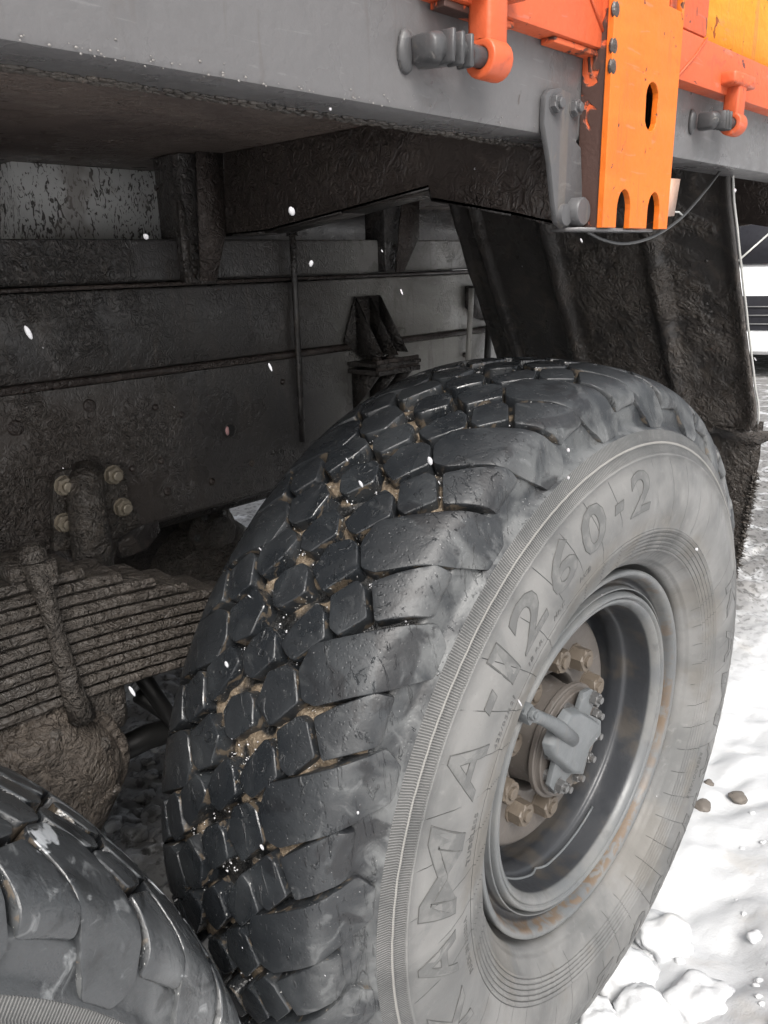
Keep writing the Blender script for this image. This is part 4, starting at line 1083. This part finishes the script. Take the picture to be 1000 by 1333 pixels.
# frozen mud fringe on the flap's outer edge
bm = bmesh.new()
for i in range(420):
    t = random.uniform(.2, 1); p_ = Vector((-.56+.525-.06*t*t+random.gauss(0, .003), .725+.02*math.sin(6)+.03*t-.004, .40-.56*t))
    q = bmesh.ops.create_cone(bm, segments=4, radius1=.0022, radius2=.0003, depth=random.uniform(.006, .02), cap_ends=True)
    R_ = Matrix.Rotation(random.uniform(.8, 2.4), 3, 'Y')@Matrix.Rotation(random.uniform(-.8, .8), 3, 'X')
    for v in q['verts']: v.co = R_@v.co+p_
part('frozen_fringe', bm, MUD, flap, stuff=True)
# clumps of mud thrown on to the mudguard
bm = bmesh.new()
for i in range(330):
    px, py = random.gauss(880, 38), random.gauss(425, 45)
    if not (780 < px < 965 and 300 < py < 560): continue
    d = ray(px, py); best = None
    for k in range(200):
        P_3 = CAM+d*(1.2+k*.006)
        yy = None
        for a_, b_ in zip(arc, arc[1:]):
            if a_.y >= P_3.z >= b_.y: yy = a_.x+(b_.x-a_.x)*(a_.y-P_3.z)/(a_.y-b_.y)
        if yy is not None and P_3.y >= yy-.004: best = P_3; break
    if best is None or best.x > -.08: continue
    clod(bm, best, random.uniform(.002, .0065), i, 1, .8)
part('mud_clump', bm, FEND, mg, stuff=True)

# ================================================================== vehicle parked in the background (right edge)
def bgv():
    c = ray(985, 330); g_ = ray(985, 492); t = (GZ-CAM.z)/g_.z; P0 = CAM+g_*t
    root = empty('parked_van', (P0.x, P0.y, GZ)); tag(root, 'white van with dark windscreen parked behind the mudguard at the right edge', 'van')
    ang_ = math.atan2(-ray(985, 330).x, ray(985, 330).y)
    root.rotation_euler = (0, 0, -.0+ang_)
    def vp(name, bm, mat, par=None, **k):
        o = link(name, bm, mat, **k); o.parent = par or root; return o
    D_ = (P0-CAM).to_2d().length
    def hz(py):   # height above the ground of that image row at the van's distance
        d = ray(985, py); return CAM.z+d.z*D_/d.to_2d().length-GZ
    H = {k: hz(k) for k in (225, 240, 352, 368, 385, 430, 445, 458)}
    bm = bmesh.new(); prism(bm, [Vector((-1.0, y_, z_)) for y_, z_ in [(0, .25), (0, H[368]), (.25, H[352]+.02), (.75, 1.95), (1.1, 2.15), (4.6, 2.15), (4.6, .25)]], (2.0, 0, 0)); bevel(bm, .05, 3)
    body = vp('van_body', bm, VANW, sharp=50)
    bm = bmesh.new(); prism(bm, [Vector((-.88, .245, H[352]+.06)), Vector((.88, .245, H[352]+.06)), Vector((.8, .70, 1.92)), Vector((-.8, .70, 1.92))], (0, -.03, .015)); vp('windscreen', bm, GLASS, body)
    for xx, rr in ((-.35, .6), (.25, .7)):
        bm = bmesh.new(); tube(bm, [(xx, .19, H[352]+.07), (xx+.35, .42, H[352]+.42)], .012, 6); vp('wiper', bm, WIRE, body)
    bm = bmesh.new(); bbox(bm, (-.9, -.02, H[430]), (.9, -.003, H[385])); bevel(bm, .01); vp('grille', bm, GLASS, body)
    for k in range(3):
        bm = bmesh.new(); z_ = H[430]+(k+.7)*(H[385]-H[430])/4; bbox(bm, (-.85, -.035, z_), (.85, -.021, z_+.012)); vp('grille_bar', bm, STUD, body)
    bm = bmesh.new(); bbox(bm, (-1.02, -.10, H[458]), (1.02, -.004, H[430]-.01)); bevel(bm, .03, 2); vp('bumper', bm, VANW, body)
    bm = bmesh.new(); q = bmesh.ops.create_uvsphere(bm, u_segments=16, v_segments=10, radius=.06)
    for v in q['verts']: v.co += Vector((.10, -.0, H[352]+.05))
    vp('marker_lamp', bm, REDL, body)
    for xx in (-.7, .7):
        bm = bmesh.new(); bbox(bm, (xx-.16, -.03, H[385]-.14), (xx+.16, -.022, H[385]-.01)); bevel(bm, .01); vp('headlight', bm, STUD, body)
    for xx in (-.98, .8):
        for yy in (.9, 3.6):
            bm = bmesh.new(); revolve(bm, [(0, 0), (0, .22), (0, .24), (.02, .36), (.16, .36), (.18, .24), (.18, 0)], 32, (xx, yy, .36)); vp('van_wheel', bm, BLACK, body)
bgv()

# ================================================================== falling snow
bm = bmesh.new()
FALL = flat('falling_flake', (.55, .55, .57), .6); FALL.node_tree.nodes['Principled BSDF'].inputs['Alpha'].default_value = .62
def flake(px, py, dist, r, el, tilt):
    r *= .8; el *= 1.25
    d = ray(px, py); p = CAM+d*dist; q = bmesh.ops.create_icosphere(bm, subdivisions=2, radius=r)
    R_ = Matrix.Rotation(tilt, 3, Vector(Fv))
    for v in q['verts']: v.co = R_@Vector((v.co.x, v.co.y, v.co.z*el))*1+p+noise.noise_vector(v.co*900)*r*.2
for px, py, r, el, ti in [(380, 275, 8.5, 1.1, .3), (190, 308, 7, .9, .5), (405, 343, 5.5, 1.2, -.3), (37, 433, 7, 2.2, .35), (352, 478, 3.2, 3, .35), (82, 93, 6, .9, 0), (126, 103, 5, 1.2, .3), (6, 47, 6, 1.2, .2), (430, 142, 4, .8, 0), (560, 600, 6.5, 1.5, .3), (470, 630, 4, 2.2, .5), (295, 865, 4.5, 1.7, .3), (172, 900, 4.5, 3, .4), (341, 1103, 4, 2, .4), (466, 1058, 3.5, 1.2, 0), (740, 622, 4, 1, 0), (677, 915, 2.5, 4, .5), (740, 586, 4, 1.2, .2), (957, 248, 3.5, 1.2, 0), (523, 380, 2.5, 2.6, .4), (907, 715, 4, 1, .5), (678, 1203, 0.1, 1, 0), (757, 313, 2.5, 2, .5)]:
    dist = random.uniform(.45, .7); flake(px, py, dist, r*.62*dist/FPX, el, -ti)
for i in range(60):
    dist = random.uniform(.5, 2.0); flake(random.uniform(0, 1000), random.uniform(0, 1333), dist, random.uniform(.5, 1.1)*dist/FPX, random.uniform(1, 3), random.uniform(-.8, 0))
o = link('falling_snowflakes', bm, FALL, stuff=True); tag(o, 'scattered white snowflakes falling in front of the truck', 'snowflakes', kind='stuff')
